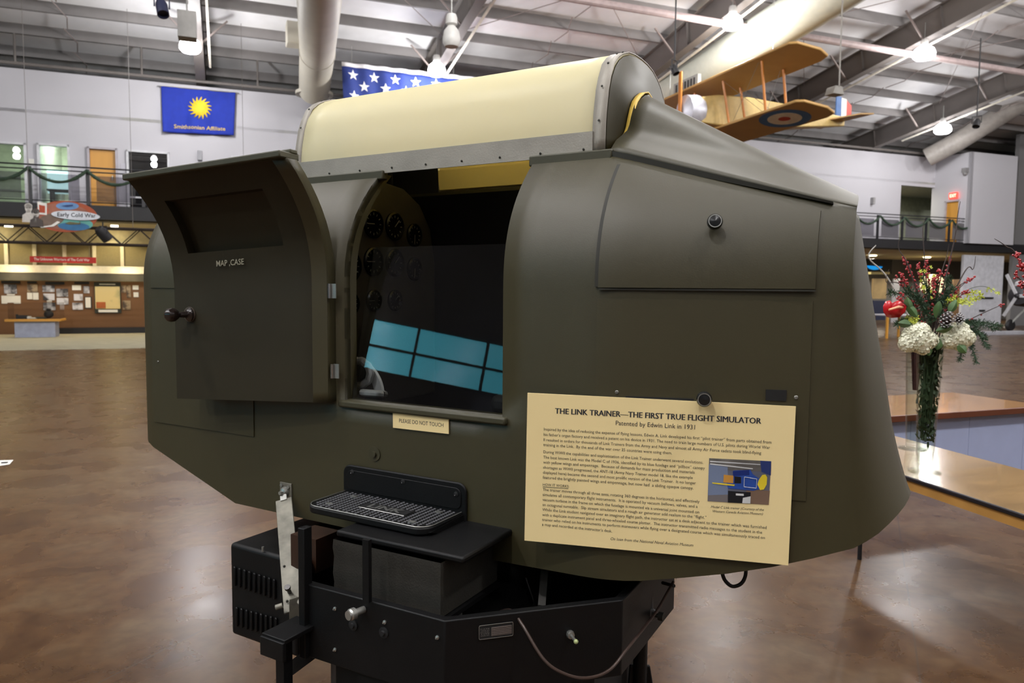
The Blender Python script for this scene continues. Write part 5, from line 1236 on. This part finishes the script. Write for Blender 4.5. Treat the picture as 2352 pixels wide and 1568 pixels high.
B_ = [('Inspired by the idea of reducing the expense of flying lessons, Edwin A. Link developed his first \u201cpilot trainer\u201d from parts obtained from', 240, 370, 2050, 478),
('his father\u2019s organ factory and received a patent on his device in 1931. The need to train large numbers of U.S. pilots during World War', 238, 412, 2038, 520),
('II resulted in orders for thousands of Link Trainers from the Army and Navy and almost all Army Air Force cadets took blind-flying', 236, 454, 1967, 563),
('training in the Link.  By the end of the war over 35 countries were using them.', 235, 493, 1258, 562),
('During WWII the capabilities and sophistication of the Link Trainer underwent several evolutions.', 235, 550, 1505, 637),
('The best known Link was the Model C of 1936, identified by its blue fuselage and \u201cpillbox\u201d canopy', 234, 592, 1518, 682),
('with yellow wings and empennage.  Because of demands for mass production and materials', 233, 632, 1436, 715),
('shortages as WWII progressed, the ANT-18 (Army Navy Trainer model 18, like the example', 232, 672, 1421, 757),
('displayed here) became the second and most prolific version of the Link Trainer.  It no longer', 231, 712, 1445, 800),
('featured the brightly painted wings and empennage, but now had  a sliding opaque canopy.', 230, 752, 1425, 840),
('HOW IT WORKS:', 230, 808, 438, 823),
('The trainer moves through all three axes, rotating 360 degrees in the horizontal, and effectively', 229, 848, 1473, 946),
('simulates all contemporary flight instruments.  It is operated by vacuum bellows, valves, and a', 228, 888, 1457, 985),
('vacuum turbine in the frame on which the fuselage is mounted via a universal joint mounted on', 227, 927, 1469, 1030),
('an octagonal turntable.  Slip stream simulators and a rough air generator add realism to the \u201cflight.\u201d', 226, 967, 1527, 1072),
('While the Link student navigated over an imaginary flight path, the instructor sat at a desk adjacent to the trainer which was furnished', 225, 1006, 2003, 1152),
('with a duplicate instrument panel and three-wheeled course plotter.  The instructor transmitted radio messages to the student in the', 224, 1046, 1967, 1190),
('trainer who relied on his instruments to perform maneuvers while flying over a designated course which was simultaneously traced on', 223, 1085, 1988, 1232),
('a map and recorded at the instructor\u2019s desk.', 222, 1122, 777, 1178)]
for t in B_: LN.append(t + (0.0, 0, .0195))
LN += [('On loan from the National Naval Aviation Museum', 765, 1237, 1420, 1290, 0, .25, .0205), ('Model C Link trainer (Courtesy of the', 1563, 985, 1983, 1010, 0, .25, .0165), ('Western Canada Aviation Museum)', 1577, 1020, 1975, 1042, 0, .25, .0165)]
hd, bd = MB(), MB()
for (t, x0, y0, x1, y1, bo, sh_, sz) in LN:
    for dx in ((-.0006, 0, .0006) if bo else (0,)): put_text(hd if bo else bd, t, sp_(x0, y0, .003 + dx * .05) + ex * dx, sp_(x1, y1, .003 + dx * .05) + ex * dx, ez, size=None, bold=0, shear=sh_, res=2)
bd.prism([sp_(230, 815), sp_(432, 829), sp_(432, 832), sp_(230, 818)], nrear * .0003)
hd.build('heading_text', INK, pl); bd.build('body_text', INK, pl)
mb = MB(); 
def poly(pts, mi, lay): mb.prism([sp_(x, y, .003 + lay * .0002) for x, y in pts], nrear * .0001, mi)
poly([(1553, 592), (2047, 617), (2022, 962), (1537, 932)], 0, 0)
poly([(1553, 592), (2047, 617), (2044, 700), (1720, 690), (1551, 650)], 1, 1); poly([(1960, 612), (2047, 617), (2042, 730), (1968, 700)], 2, 2); poly([(1540, 885), (1700, 870), (1700, 942), (1537, 932)], 3, 1); poly([(1850, 840), (2033, 850), (2022, 962), (1800, 948)], 4, 1)
poly([(1550, 640), (1700, 662), (1700, 880), (1541, 885)], 5, 1.5)
poly([(1560, 612), (1960, 640), (1960, 646), (1560, 622)], 6, 3); poly([(1560, 632), (1900, 672), (1900, 680), (1560, 642)], 6, 3)
poly([(1745, 690), (1880, 684), (1900, 720), (1960, 760), (1955, 835), (1900, 850), (1700, 830), (1690, 790), (1740, 735)], 7, 4); poly([(1740, 695), (1870, 684), (1872, 725), (1742, 735)], 8, 5); poly([(1752, 735), (1805, 740), (1805, 790), (1752, 790)], 9, 6)
poly([(1668, 722), (1745, 730), (1742, 790), (1664, 783)], 10, 5); poly([(1575, 783), (1755, 800), (1750, 812), (1578, 792)], 11, 6)
poly([(1935, 800), (1945, 765), (1975, 724), (2000, 722), (2013, 745), (2008, 800), (1985, 840), (1955, 845)], 11, 5)
poly([(1700, 850), (1880, 862), (1878, 950), (1698, 942)], 9, 5); poly([(1762, 870), (1825, 874), (1825, 890), (1762, 886)], 6, 6); poly([(1818, 905), (1880, 893), (1876, 950), (1812, 948)], 6, 6)
for ln_ in (((1832, 740), (1930, 757)), ((1930, 757), (1925, 830)), ((1925, 830), (1828, 818)), ((1828, 818), (1832, 740))):
    a_, b_ = sp_(*ln_[0], .0044), sp_(*ln_[1], .0044); mb.tube([a_, b_], .0006, 4, mi=6)
mb.build('photo_print', [mat('ph grey', (96, 98, 112), .4), mat('ph dark grey', (100, 96, 92), .4, var=.3, scale=30), mat('ph blue edge', (40, 56, 110), .4), mat('ph floor', (110, 104, 104), .4), mat('ph brown floor', (120, 96, 80), .4), mat('ph wall', (112, 124, 150), .4), mat('ph white', (205, 205, 205), .4), mat('ph blue', (40, 76, 156), .4), mat('ph deep blue', (22, 44, 112), .4), mat('ph black', (22, 24, 30), .4), mat('ph orange', (196, 140, 60), .4), mat('ph yellow', (226, 200, 50), .4)], pl)
#PART3
# ================================================================= BIPLANE
SD_ = Vector((-.336, .942, 0)).normalized(); CDv = Vector((.942, .336, -.21)).normalized(); UPB = SD_.cross(CDv).normalized(); UPB = UPB if UPB.z > 0 else -UPB
YW = mat('doped linen', (176, 138, 80), .5, var=.06, scale=2); WOODS = mat('varnished strut wood', (196, 122, 44), .35, var=.1)
bp0 = Vector((6.67, 18.16, 7.5))
bi = thing('hanging_biplane', Vector((7.6, 21, 5.9)), 'yellow biplane with blue and white wing roundel hanging under the roof', 'aircraft')
def wing(o, span, ch, name):
    pl_ = [(0, .12), (.18, 0), (span - .3, 0), (span, .3), (span, ch - .15), (span - .2, ch), (.35, ch), (.02, ch * .92), (-.12, ch * .62)]
    pts = [o + SD_ * a + CDv * b for a, b in pl_]; mb = MB(); mb.prism(pts, UPB * .07)
    return mb.build(name, YW, bi, bevel=.02)
SP = 8.0; CH_ = 1.18
uw = wing(bp0, SP, CH_, 'upper_wing'); lo_ = Vector((6.9, 18.2, 6.14)); lw = wing(lo_, SP, CH_, 'lower_wing')
def wp(o, a, b, u=0): return o + SD_ * a + CDv * b + UPB * u
mb = None
for (R_, m_, k) in ((.80, mat('roundel blue', (64, 104, 150), .6), 1), (.53, mat('roundel white', (222, 212, 190), .6), 2), (.19, mat('roundel red', (176, 60, 44), .6), 3)):
    c = wp(lo_, 1.25, CH_ * .5, -.002 * k)
    ring = [c + SD_ * (R_ * math.cos(t * .1309 * 2)) + CDv * (.66 * R_ * math.sin(t * .1309 * 2)) for t in range(24)]
    MB().prism(ring, -UPB * .002).build('roundel', m_, lw)
for (a, b) in ((1.5, .18), (1.5, .88), (3.2, .3), (3.2, .9), (4.6, .3), (4.6, .9), (6.5, .18), (6.5, .88)):
    MB().tube([wp(lo_, a, b, .05), wp(bp0, a - .12 if a < 2 else a, b, 0)], [.035, .035], 8).build('strut', WOODS, bi)
for (a, b, c_, d) in ((1.5, .18, 3.2, .3), (3.2, .3, 1.5, .18), (1.5, .88, 3.2, .9), (1.5, .18, 1.5, .88)):
    MB().tube([wp(lo_, a, b, .05), wp(bp0, c_, d, 0)], .006, 4).build('bracing_wire', STEEL, bi)
fc = wp(lo_, 3.9, -.5, .45); FD = Vector((.942, .336, .03)).normalized()
secs = []
for t, w_, h_ in ((0, .34, .36), (.5, .42, .42), (1.6, .4, .42), (3.2, .28, .32), (5.4, .06, .14)):
    c = fc + FD * t; secs.append([c + SD_ * w_ + Z * h_, c + SD_ * w_ - Z * h_, c - SD_ * w_ - Z * h_, c - SD_ * w_ + Z * h_])
MB().grid(secs, closed=True, smooth=False).add(secs[0], [(0, 1, 2, 3)]).add(secs[-1], [(3, 2, 1, 0)]).build('fuselage_body', mat('cream linen', (200, 172, 108), .5), bi, merge=True, bevel=.03)
MB().lathe([(0, -.45), (.2, -.45), (.45, -.35), (.47, 0), (.43, .12)], fc, FD, 24).build('engine_cowling', mat('bare metal cowl', (190, 190, 198), .4, .3), bi)
MB().box(fc + FD * -.5, (.06, .14, 2.2), (FD, SD_, Z)).build('propeller', WOODS, bi, bevel=.02)
tl_ = fc + FD * 5.0
for i, c_ in enumerate(((58, 96, 150), (220, 216, 205), (176, 62, 48))):
    MB().prism([tl_ + FD * (.1 + .2 * i) + Z * .1, tl_ + FD * (.3 + .2 * i) + Z * .1, tl_ + FD * (.3 + .2 * i) + Z * (.75 - .06 * i * i), tl_ + FD * (.1 + .2 * i) + Z * (.78 - .05 * i)], SD_ * .04).build('rudder_stripe', mat('stripe %d' % i, c_, .6), bi)
MB().prism([tl_ + SD_ * x + FD * y for x, y in ((-1.1, .5), (-1.0, .1), (0, -.3), (1.0, .1), (1.1, .5), (0, .35))], Z * .04).build('tailplane', YW, bi)
nb = fc + FD * 2.3 - SD_ * .37
MB().box(nb - Z * .02, (.42, .02, .2), (FD, SD_, Z)).build('number_board', BLK, bi)
mb = MB(); put_text(mb, '1917', nb - SD_ * .012 - FD * .16 - Z * .08, nb - SD_ * .012 + FD * .16 - Z * .08, Z, size=.2); mb.build('lettering', WHITE_MK, bi)
for j in (-1, 1):
    q = wp(lo_, 3.9 + j * .8, .2, -.7); MB().lathe([(0, -.05), (.3, -.05), (.34, 0), (.3, .05), (0, .05)], q, SD_, 18).build('wheel', BLK, bi); MB().tube([q, wp(lo_, 3.9 + j * .3, .3, 0)], .03, 6).build('gear_strut', WOODS, bi)
for a, b in ((1.5, .6), (6.5, .6)):
    q = wp(bp0, a, b, .07); MB().tube([q, Vector((q.x, q.y, z_roof(bOf(q)) + .2))], .008, 5).build('suspension_wire', STEEL, bi)

# ================================================================= BENCHES WITH VASES
TZ = .6
TOPW = mat('pale marbled maple', (148, 118, 76), .16, var=.14, scale=3.5, stretch=(1, 3, 1), spec=.6, coat=.4)
TOPW2 = mat('honey marbled maple', (160, 114, 60), .16, var=.16, scale=2.5, spec=.6, coat=.4)
RIMB = mat('black rubber rim', (30, 28, 34), .4); EDGEW = mat('plywood edge', (190, 142, 74), .5); MAHO = mat('dark red edge', (92, 48, 28), .4); BLUEP = mat('pale blue panel', (158, 168, 200), .5, var=.03)
def tabl(c4, name, label, rim, edge, th=.05):
    P_ = [onz(x, y, TZ) for x, y in c4]; cc = sum(P_, Vector()) / 4
    t = thing(name, Vector((cc.x, cc.y, 0)), label, 'bench')
    MB().prism(P_, -Z * th).build('bench_top', [TOPW if rim is RIMB else TOPW2], t, bevel=.004)
    return t, P_
t1, P1 = tabl(((2000, 986), (2560, 1134), (2700, 1296), (2000, 1066)), 'long_bench', 'pale marbled wooden bench top with black rim carrying the glass vases', RIMB, EDGEW, .022)
d = (P1[2] - P1[3]).normalized(); nn = Vector((d.y, -d.x, 0))
MB().box((P1[2] + P1[3]) / 2 + nn * .004 - Z * .008, ((P1[2] - P1[3]).length, .016, .022), (d, nn, Z)).build('rubber_rim', RIMB, t1, bevel=.005)
MB().box((P1[2] + P1[3]) / 2 - nn * .01 - Z * .045, ((P1[2] - P1[3]).length, .02, .045), (d, nn, Z)).build('edge_board', EDGEW, t1)
q0_ = onz(1974, 1284, 0); q3_ = P1[1] * .42 + P1[2] * .42 + P1[3] * .16
for q in (q0_, q3_, q3_ + (P1[1] - P1[2]) * .25):
    q = Vector((q.x, q.y, 0)); MB().tube([q, q + Z * (TZ - .02)], .012, 10).build('leg', BLK, t1)
t2, P2 = tabl(((2010, 911), (2185, 900), (2470, 938), (2360, 934)), 'curved_counter', 'far honey wood counter with dark red edge and pale blue front panel', MAHO, MAHO, .03)
for c in list(t2.children): bpy.data.objects.remove(c)
fa, fb = onz(1960, 961, TZ), onz(2700, 913, TZ)
ba, bb2, bc2 = onz(1990, 911, TZ), onz(2190, 901, TZ), onz(2560, 940 - 30, TZ)
MB().prism([ba, bb2, onz(2352, 924, TZ), fb, fa], -Z * .03).build('counter_top', TOPW2, t2)
d = (fb - fa).normalized(); nn = Vector((d.y, -d.x, 0)); L_ = (fb - fa).length
MB().box((fa + fb) / 2 + nn * .01 - Z * .022, (L_, .02, .05), (d, nn, Z)).build('edge_board', MAHO, t2, bevel=.004)
for k in range(6):
    q0 = fa + d * L_ * k / 6; q1 = fa + d * L_ * (k + 1) / 6; MB().box((q0 + q1) / 2 - nn * .06 + Z * (-(.045 + TZ) / 2), ((q1 - q0).length - .004, .02, TZ - .05), (d, nn, Z)).build('front_panel', BLUEP, t2)
# glass vases
VG = bpy.data.materials.new('vase glass'); VG.use_nodes = True
nt2 = VG.node_tree; nt2.nodes.clear(); o_ = nt2.nodes.new('ShaderNodeOutputMaterial'); tr2 = nt2.nodes.new('ShaderNodeBsdfTransparent'); gl2 = nt2.nodes.new('ShaderNodeBsdfGlossy'); lw2 = nt2.nodes.new('ShaderNodeLayerWeight'); mx2 = nt2.nodes.new('ShaderNodeMixShader')
lw2.inputs[0].default_value = .12; tr2.inputs[0].default_value = (.9, .92, .9, 1); gl2.inputs['Roughness'].default_value = .03; gl2.inputs[0].default_value = (.9, .9, .92, 1)
mm2 = nt2.nodes.new('ShaderNodeMath'); mm2.operation = 'MINIMUM'; mm2.inputs[1].default_value = .3; nt2.links.new(lw2.outputs['Fresnel'], mm2.inputs[0]); nt2.links.new(mm2.outputs[0], mx2.inputs[0]); nt2.links.new(tr2.outputs[0], mx2.inputs[1]); nt2.links.new(gl2.outputs[0], mx2.inputs[2]); nt2.links.new(mx2.outputs[0], o_.inputs[0])
GREEN = mat('dark stem green', (44, 62, 34), .6, var=.25, scale=30); LEAF = mat('leaf green', (72, 104, 58), .55, var=.2, scale=12); FIR = mat('fir needles', (52, 80, 56), .6, var=.3, scale=30)
LIME = mat('lime orchid', (186, 196, 70), .55, var=.15, scale=25); BERRY = mat('winter berry', (160, 28, 34), .3, var=.2, scale=40); TWIG = mat('dark twig', (58, 46, 42), .7, var=.2)
CRMF = mat('cream hydrangea', (236, 236, 212), .6, var=.05, scale=30); CONE = mat('pine cone scale', (60, 46, 44), .5); CONET = mat('frosted cone tip', (190, 188, 188), .5); ANTH = mat('anthurium red', (190, 24, 34), .25, spec=.7); PEACH = mat('spadix peach', (232, 170, 130), .5)
VH = .72
def vase(p, label):
    t = thing('glass_vase', p, label, 'vase')
    MB().lathe([(0, 0), (.078, 0), (.08, .004), (.05, .010), (.038, .016), (.040, .03), (.044, .1), (.052, .35), (.062, .6), (.067, VH), (.064, VH), (.058, .6), (.048, .35), (.040, .1), (.034, .04), (0, .035)], p, n=36).build('vase_glass', VG, t)
    return t
V1 = onz(2123, 1083, TZ); V2 = onz(2096, 1030, TZ); V3 = onz(2440, 1190, TZ)
vase(V1, 'tall tapered clear glass vase nearest on the bench holding the big flower arrangement'); vase(V2, 'tall clear glass vase standing behind the nearest vase')
vase(V3, 'tall clear glass vase at the right end of the bench')
YV = V1.y
def Q(px, py, dy=0): return atY(px, py, YV + dy)
fa_ = thing('flower_arrangement', V1 + Z * .2, 'large winter flower arrangement with red berries, white hydrangeas and pine cones in the nearest vase', 'flowers')
topv = V1 + Z * (VH - .02)
mb = MB()
for k in range(34):
    a = random.random() * 6.28; r0, r1 = random.random() * .03, random.random() * .05; b_ = V1 + Vector((r0 * math.cos(a), r0 * math.sin(a), random.uniform(.17, .36))); mb.tube([b_, topv + Vector((r1 * math.cos(a + .6), r1 * math.sin(a + .6), 0))], [.003, .005], 5)
for k in range(420):
    h = random.uniform(.16, .7); R_ = (.037 + .025 * h / .7); a = random.random() * 6.28; r_ = R_ * random.random() ** .4; c = V1 + Vector((r_ * math.cos(a), r_ * math.sin(a), h)); d = Vector((random.uniform(-1, 1), random.uniform(-1, 1), random.uniform(-.3, 1.5))).normalized()
    s_ = d.cross(Vector((random.random(), random.random(), random.random()))).normalized(); e_ = min(.045, .02 + .03 * random.random()) 
    d = (d - Vector((c.x - V1.x, c.y - V1.y, 0)).normalized() * max(0, d.dot(Vector((c.x - V1.x, c.y - V1.y, 0)).normalized())) ).normalized()
    mb.add([c - s_ * .005, c + d * e_ * .5 - s_ * .006, c + d * e_, c + d * e_ * .5 + s_ * .006, c + s_ * .005], [(0, 1, 2, 3, 4)])
mb.build('stem_bundle', GREEN, fa_)
def hydr(c0, r0_, name='hydrangea'):
    mb = MB()
    for (ox, oz, rr_, n) in ((0, 0, .82, 90), (-.5, -.25, .55, 45), (.55, -.1, .5, 40), (.1, .42, .5, 40), (-.35, .35, .42, 30), (.25, -.5, .45, 30)):
      c = c0 + Vector((ox * r0_, random.uniform(-.2, .1) * r0_, oz * r0_)); r = r0_ * rr_; mb.sphere(c, r * .8, 12)
      for i in range(n):
          z = 1 - 2 * (i + .5) / n; ph = i * 2.39996; d = Vector((math.sqrt(1 - z * z) * math.cos(ph), math.sqrt(1 - z * z) * math.sin(ph), z)); cc = c + d * r * random.uniform(.9, 1.06)
          x = d.cross(Vector((.3, .2, 1))).normalized(); y = d.cross(x); r9 = random.random() * 6
          for k in range(4):
              a = r9 + k * math.pi / 2; e = x * math.cos(a) + y * math.sin(a); f = -x * math.sin(a) + y * math.cos(a); s_ = r0_ * .21
              mb.add([cc, cc + e * s_ * .6 + f * s_ * .45 + d * s_ * .1, cc + e * s_ + d * s_ * random.uniform(-.25, .2), cc + e * s_ * .6 - f * s_ * .45 + d * s_ * .12], [(0, 1, 2), (0, 2, 3)])
    return mb.build(name, CRMF, fa_)
hydr(Q(2108, 776, -.07), .088); hydr(Q(2200, 772, -.05), .082)
def cone(c, r, h, ax):
    a = Vector(ax).normalized(); x = a.cross(Vector((0, 1, .3))).normalized(); y = a.cross(x); mb = MB(); mb.sphere(c, r * .62, 10, sc=(1, 1, 1)); n = 60
    for i in range(n):
        t = i / n; ph = i * 2.39996; rr = r * math.sin(math.pi * (.12 + .8 * t)) ; q = c + a * (h * (t - .5)); e = x * math.cos(ph) + y * math.sin(ph); f = a.cross(e); s_ = r * .34; tip = q + e * rr + a * s_ * .35
        mb.add([q + e * rr * .4 - f * s_ * .5, q + e * rr * .4 + f * s_ * .5, tip + f * s_ * .55, tip + a * s_ * .25, tip - f * s_ * .55], [(0, 1, 2, 3, 4)]); mb.add([tip + f * s_ * .55, tip + a * s_ * .25, tip - f * s_ * .55, tip + e * .003 - a * .002], [(0, 1, 2, 3)], 1)
    return mb.build('pine_cone', [CONE, CONET], fa_)
cone(Q(2175, 735, -.12), .036, .085, (.25, -.2, 1)); cone(Q(2203, 733, -.10), .026, .06, (-.1, -.1, 1))
# anthurium
c = Q(2052, 708, -.08); mb = MB(); 
ah = [(0, -.055), (.03, -.05), (.052, -.02), (.056, .012), (.042, .038), (.018, .045), (0, .03), (-.018, .045), (-.042, .038), (-.056, .012), (-.052, -.02), (-.03, -.05)]
ring = [c + Vector((x * 1.05, -abs(x) * .45 + .01, y * .9)) for x, y in ah]; mb.add([c + Vector((0, .015, 0))] + ring, [(0, 1 + i, 1 + (i + 1) % 12) for i in range(12)], smooth=True); an = mb.build('anthurium', ANTH, fa_, solid=.003)
MB().tube([c + Vector((.05, -.0, .005)), c + Vector((.01, -.03, .008)), c + Vector((-.045, -.045, -.006))], [.006, .007, .005], 8).build('spadix', PEACH, an)
def branch(pts, r0, r1, mb): 
    p = spl([Vector(v) for v in pts], 8); n = len(p); mb.tube(p, [r0 + (r1 - r0) * i / (n - 1) for i in range(n)], 6); return p
def berry_branch(tip, mid, dy, n=22, par=None, start=None, spread=.35):
    mb = MB(); st_ = start or (topv + Vector((random.uniform(-.03, .03), random.uniform(-.03, .03), -.02)))
    p = branch([st_, Q(*mid, dy * .5), Q(*tip, dy)], .004, .0015, mb); k0 = int(len(p) * spread)
    for i in range(int(n * 1.7)):
        q = p[random.randint(k0, len(p) - 1)]; d = Vector((random.uniform(-1, 1), random.uniform(-1, 1), random.uniform(-1, 1))).normalized(); mb.sphere(q + d * random.uniform(.004, .014), random.uniform(.0042, .0065), 7, mi=1)
    return mb.build('berry_branch', [TWIG, BERRY], par or fa_)
for tip, mid, dy, n in (((2076, 592), (2108, 670), .05, 40), ((2070, 628), (2100, 690), -.05, 34), ((2108, 608), (2125, 680), .02, 40), ((2128, 602), (2136, 680), -.04, 40), ((2182, 594), (2162, 680), .03, 34), ((2158, 622), (2150, 690), -.06, 26), ((2056, 634), (2095, 690), -.02, 12), ((2066, 670), (2100, 712), -.1, 14), ((2228, 638), (2180, 690), .04, 20), ((2222, 668), (2180, 705), -.06, 16), ((2062, 685), (2105, 725), -.12, 12), ((2235, 640), (2190, 672), 0, 10), ((2145, 640), (2142, 700), -.1, 30)): berry_branch(tip, mid, dy, n)
berry_branch((2300, 700), (2225, 735), -.05, 5, spread=.5)
mb = MB()
for tip, mid in (((2206, 462), (2190, 560)), ((2126, 500), (2124, 600)), ((2241, 588), (2215, 625)), ((2042, 618), (2075, 660)), ((2070, 540), (2090, 620)), ((2180, 560), (2160, 640))):
    p = branch([topv, Q(*mid, .02), Q(tip[0] - 6, tip[1] + 30, .04), Q(*tip, .04)], .004, .001, mb)
mb.build('bare_twigs', TWIG, fa_)
def fir(p0, p1, r=.018, n=150, m_=FIR, par=None, name='fir_sprig'):
    mb = MB(); p = branch([p0, (p0 + p1) / 2 + Z * .012, p1], .003, .0015, mb)
    for i in range(n):
        t = random.random(); q = p[min(len(p) - 1, int(t * len(p)))]; d = (p1 - p0).normalized() * .5 + Vector((random.uniform(-1, 1), random.uniform(-1, 1), random.uniform(-1, 1))).normalized() * .9; d.normalize()
        s_ = d.cross(Vector((.1, 1, .2))).normalized() * .0016; mb.add([q - s_, q + s_, q + d * r * 1.1 + s_ * .6, q + d * r * 1.1 - s_ * .6], [(0, 1, 2, 3)])
    return mb.build(name, m_, par or fa_)
for a, b in (((2205, 740), (2290, 757)), ((2215, 742), (2296, 748)), ((2225, 750), (2270, 798)), ((2220, 770), (2242, 830)), ((2225, 765), (2205, 825)), ((2215, 735), (2262, 775)), ((2100, 738), (2060, 745)), ((2130, 700), (2175, 690)), ((2120, 690), (2045, 672)), ((2150, 720), (2190, 660)), ((2140, 700), (2120, 640)), ((2150, 720), (2150, 650)), ((2130, 720), (2085, 660)), ((2140, 740), (2110, 690)), ((2150, 735), (2140, 680)), ((2160, 730), (2178, 640)), ((2120, 740), (2080, 700))):
    fir(Q(*a, -.04), Q(*b, -.06), .02 if a[0] > 2190 else .024, 190)
def leafy(c, ax, L, w_, m_=LEAF):
    ax = Vector(ax).normalized(); s_ = ax.cross(Vector((.1, 1, .1))).normalized(); up_ = s_.cross(ax); rows = []
    for i in range(9):
        t = i / 8; ww = w_ * math.sin(math.pi * min(1, t * .92 + .04)) ; rows.append([c + ax * L * t - s_ * ww + up_ * .004, c + ax * L * t - up_ * .01 * math.sin(t * 3), c + ax * L * t + s_ * ww + up_ * .004])
    return MB().grid(rows).build('leaf', m_, fa_)
for px, py, ax, L in ((2092, 720, (-.3, 0, 1), .09), (2108, 730, (-.5, 0, .6), .09), (2130, 790, (.1, -.2, -1), .06), (2150, 760, (.6, -.2, .2), .08), (2200, 790, (.5, -.2, -.6), .06), (2150, 730, (0, -.3, 1), .09), (2095, 745, (-1, -.2, .1), .08), (2160, 778, (-.3, -.2, -.8), .06), (2180, 720, (.4, 0, .8), .08)): leafy(Q(px, py, -.09), ax, L, .022)
def orchids(pts, r=.016, name='lime_orchid_spray'):
    mb = MB()
    for (px, py) in pts:
        c = Q(px, py, random.uniform(-.1, -.02)); d = Vector((random.uniform(-.6, .6), -1, random.uniform(-.3, .6))).normalized(); x = d.cross(Z).normalized(); y = d.cross(x)
        for k in range(5):
            a = k * 1.2566 + random.random() * .4; e = x * math.cos(a) + y * math.sin(a); f = a and (-x * math.sin(a) + y * math.cos(a)); mb.add([c, c + e * r * .6 + f * r * .3, c + e * r * 1.3 + d * r * .3, c + e * r * .6 - f * r * .3], [(0, 1, 2, 3)])
        mb.sphere(c + d * r * .3, r * .3, 6)
    return mb.build(name, LIME, fa_)
orchids([(2190 + 6.2 * i + random.uniform(-3, 3), 690 - 1.6 * i + random.uniform(-9, 9)) for i in range(11)] + [(2170 + 8 * i, 694 + random.uniform(-8, 8)) for i in range(9)])
orchids([(2086 + random.uniform(-14, 20), 738 + random.uniform(-10, 10)) for _ in range(10)], .015); orchids([(2130 + random.uniform(-16, 16), 650 + random.uniform(-45, 45)) for _ in range(16)], .01)
orchids([(2270, 662), (2276, 668), (2282, 664), (2288, 672), (2294, 673), (2266, 668)], .009)
mb = MB(); branch([Q(2180, 690), Q(2225, 664), Q(2262, 658), Q(2296, 676)], .002, .001, mb); mb.build('flower_stem', GREEN, fa_)
# second arrangement behind, twig at the far left, third at the right edge
f2 = thing('flower_arrangement', V2 + Z * .3, 'dark red and green stems in the vase behind the nearest one', 'flowers')
mb = MB(); 
for k in range(20):
    a = random.random() * 6.28; r1 = random.random() * .05; mb.tube([V2 + Vector((.01 * math.cos(a), .01 * math.sin(a), .36)), V2 + Vector((r1 * math.cos(a), r1 * math.sin(a), .80))], [.006, .009], 5)
mb.build('stem_bundle', mat('dark red stems', (54, 20, 22), .6, var=.4, scale=30), f2)
mb = MB(); YV2 = V2.y; branch([V2 + Z * .7, atY(2040, 640, YV2), atY(1996, 592, YV2), atY(2012, 563, YV2)], .005, .003, mb); mb.build('silver_twig', mat('silver twig', (168, 164, 158), .6, var=.3, scale=30), f2)
f3 = thing('flower_arrangement', V3 + Z * .5, 'berry branches of the arrangement cut off by the right edge', 'flowers')
YV = V3.y; 
for tip, mid, n in (((2335, 585), (2390, 700), 26), ((2348, 610), (2400, 720), 24), ((2330, 628), (2385, 690), 14), ((2345, 652), (2395, 730), 16), ((2360, 575), (2410, 690), 26)): berry_branch(tip, mid, 0, n, par=f3, start=V3 + Z * .7, spread=.7)
mb = MB(); branch([V3 + Z * .7, Q(2345, 600), Q(2310, 565), Q(2284, 548)], .004, .001, mb); mb.build('bare_twigs', TWIG, f3)
# floor paper
P_ = [onz(x, y, .004) for x, y in ((-4, 1057), (31, 1056), (22, 1066), (-8, 1071))]
fp = MB().prism(P_, Z * .001).build('floor_card', PAPER); tag(fp, 'small white printed card taped to the floor at the left edge', 'card')
P_ = [onz(x, y, .006) for x, y in ((3, 1061), (19, 1060), (17, 1063), (2, 1064))]; MB().prism(P_, Z * .0005).build('printed_mark', INK, fp)
for m_ in bpy.data.meshes:
    m_.set_sharp_from_angle(angle=math.radians(32))
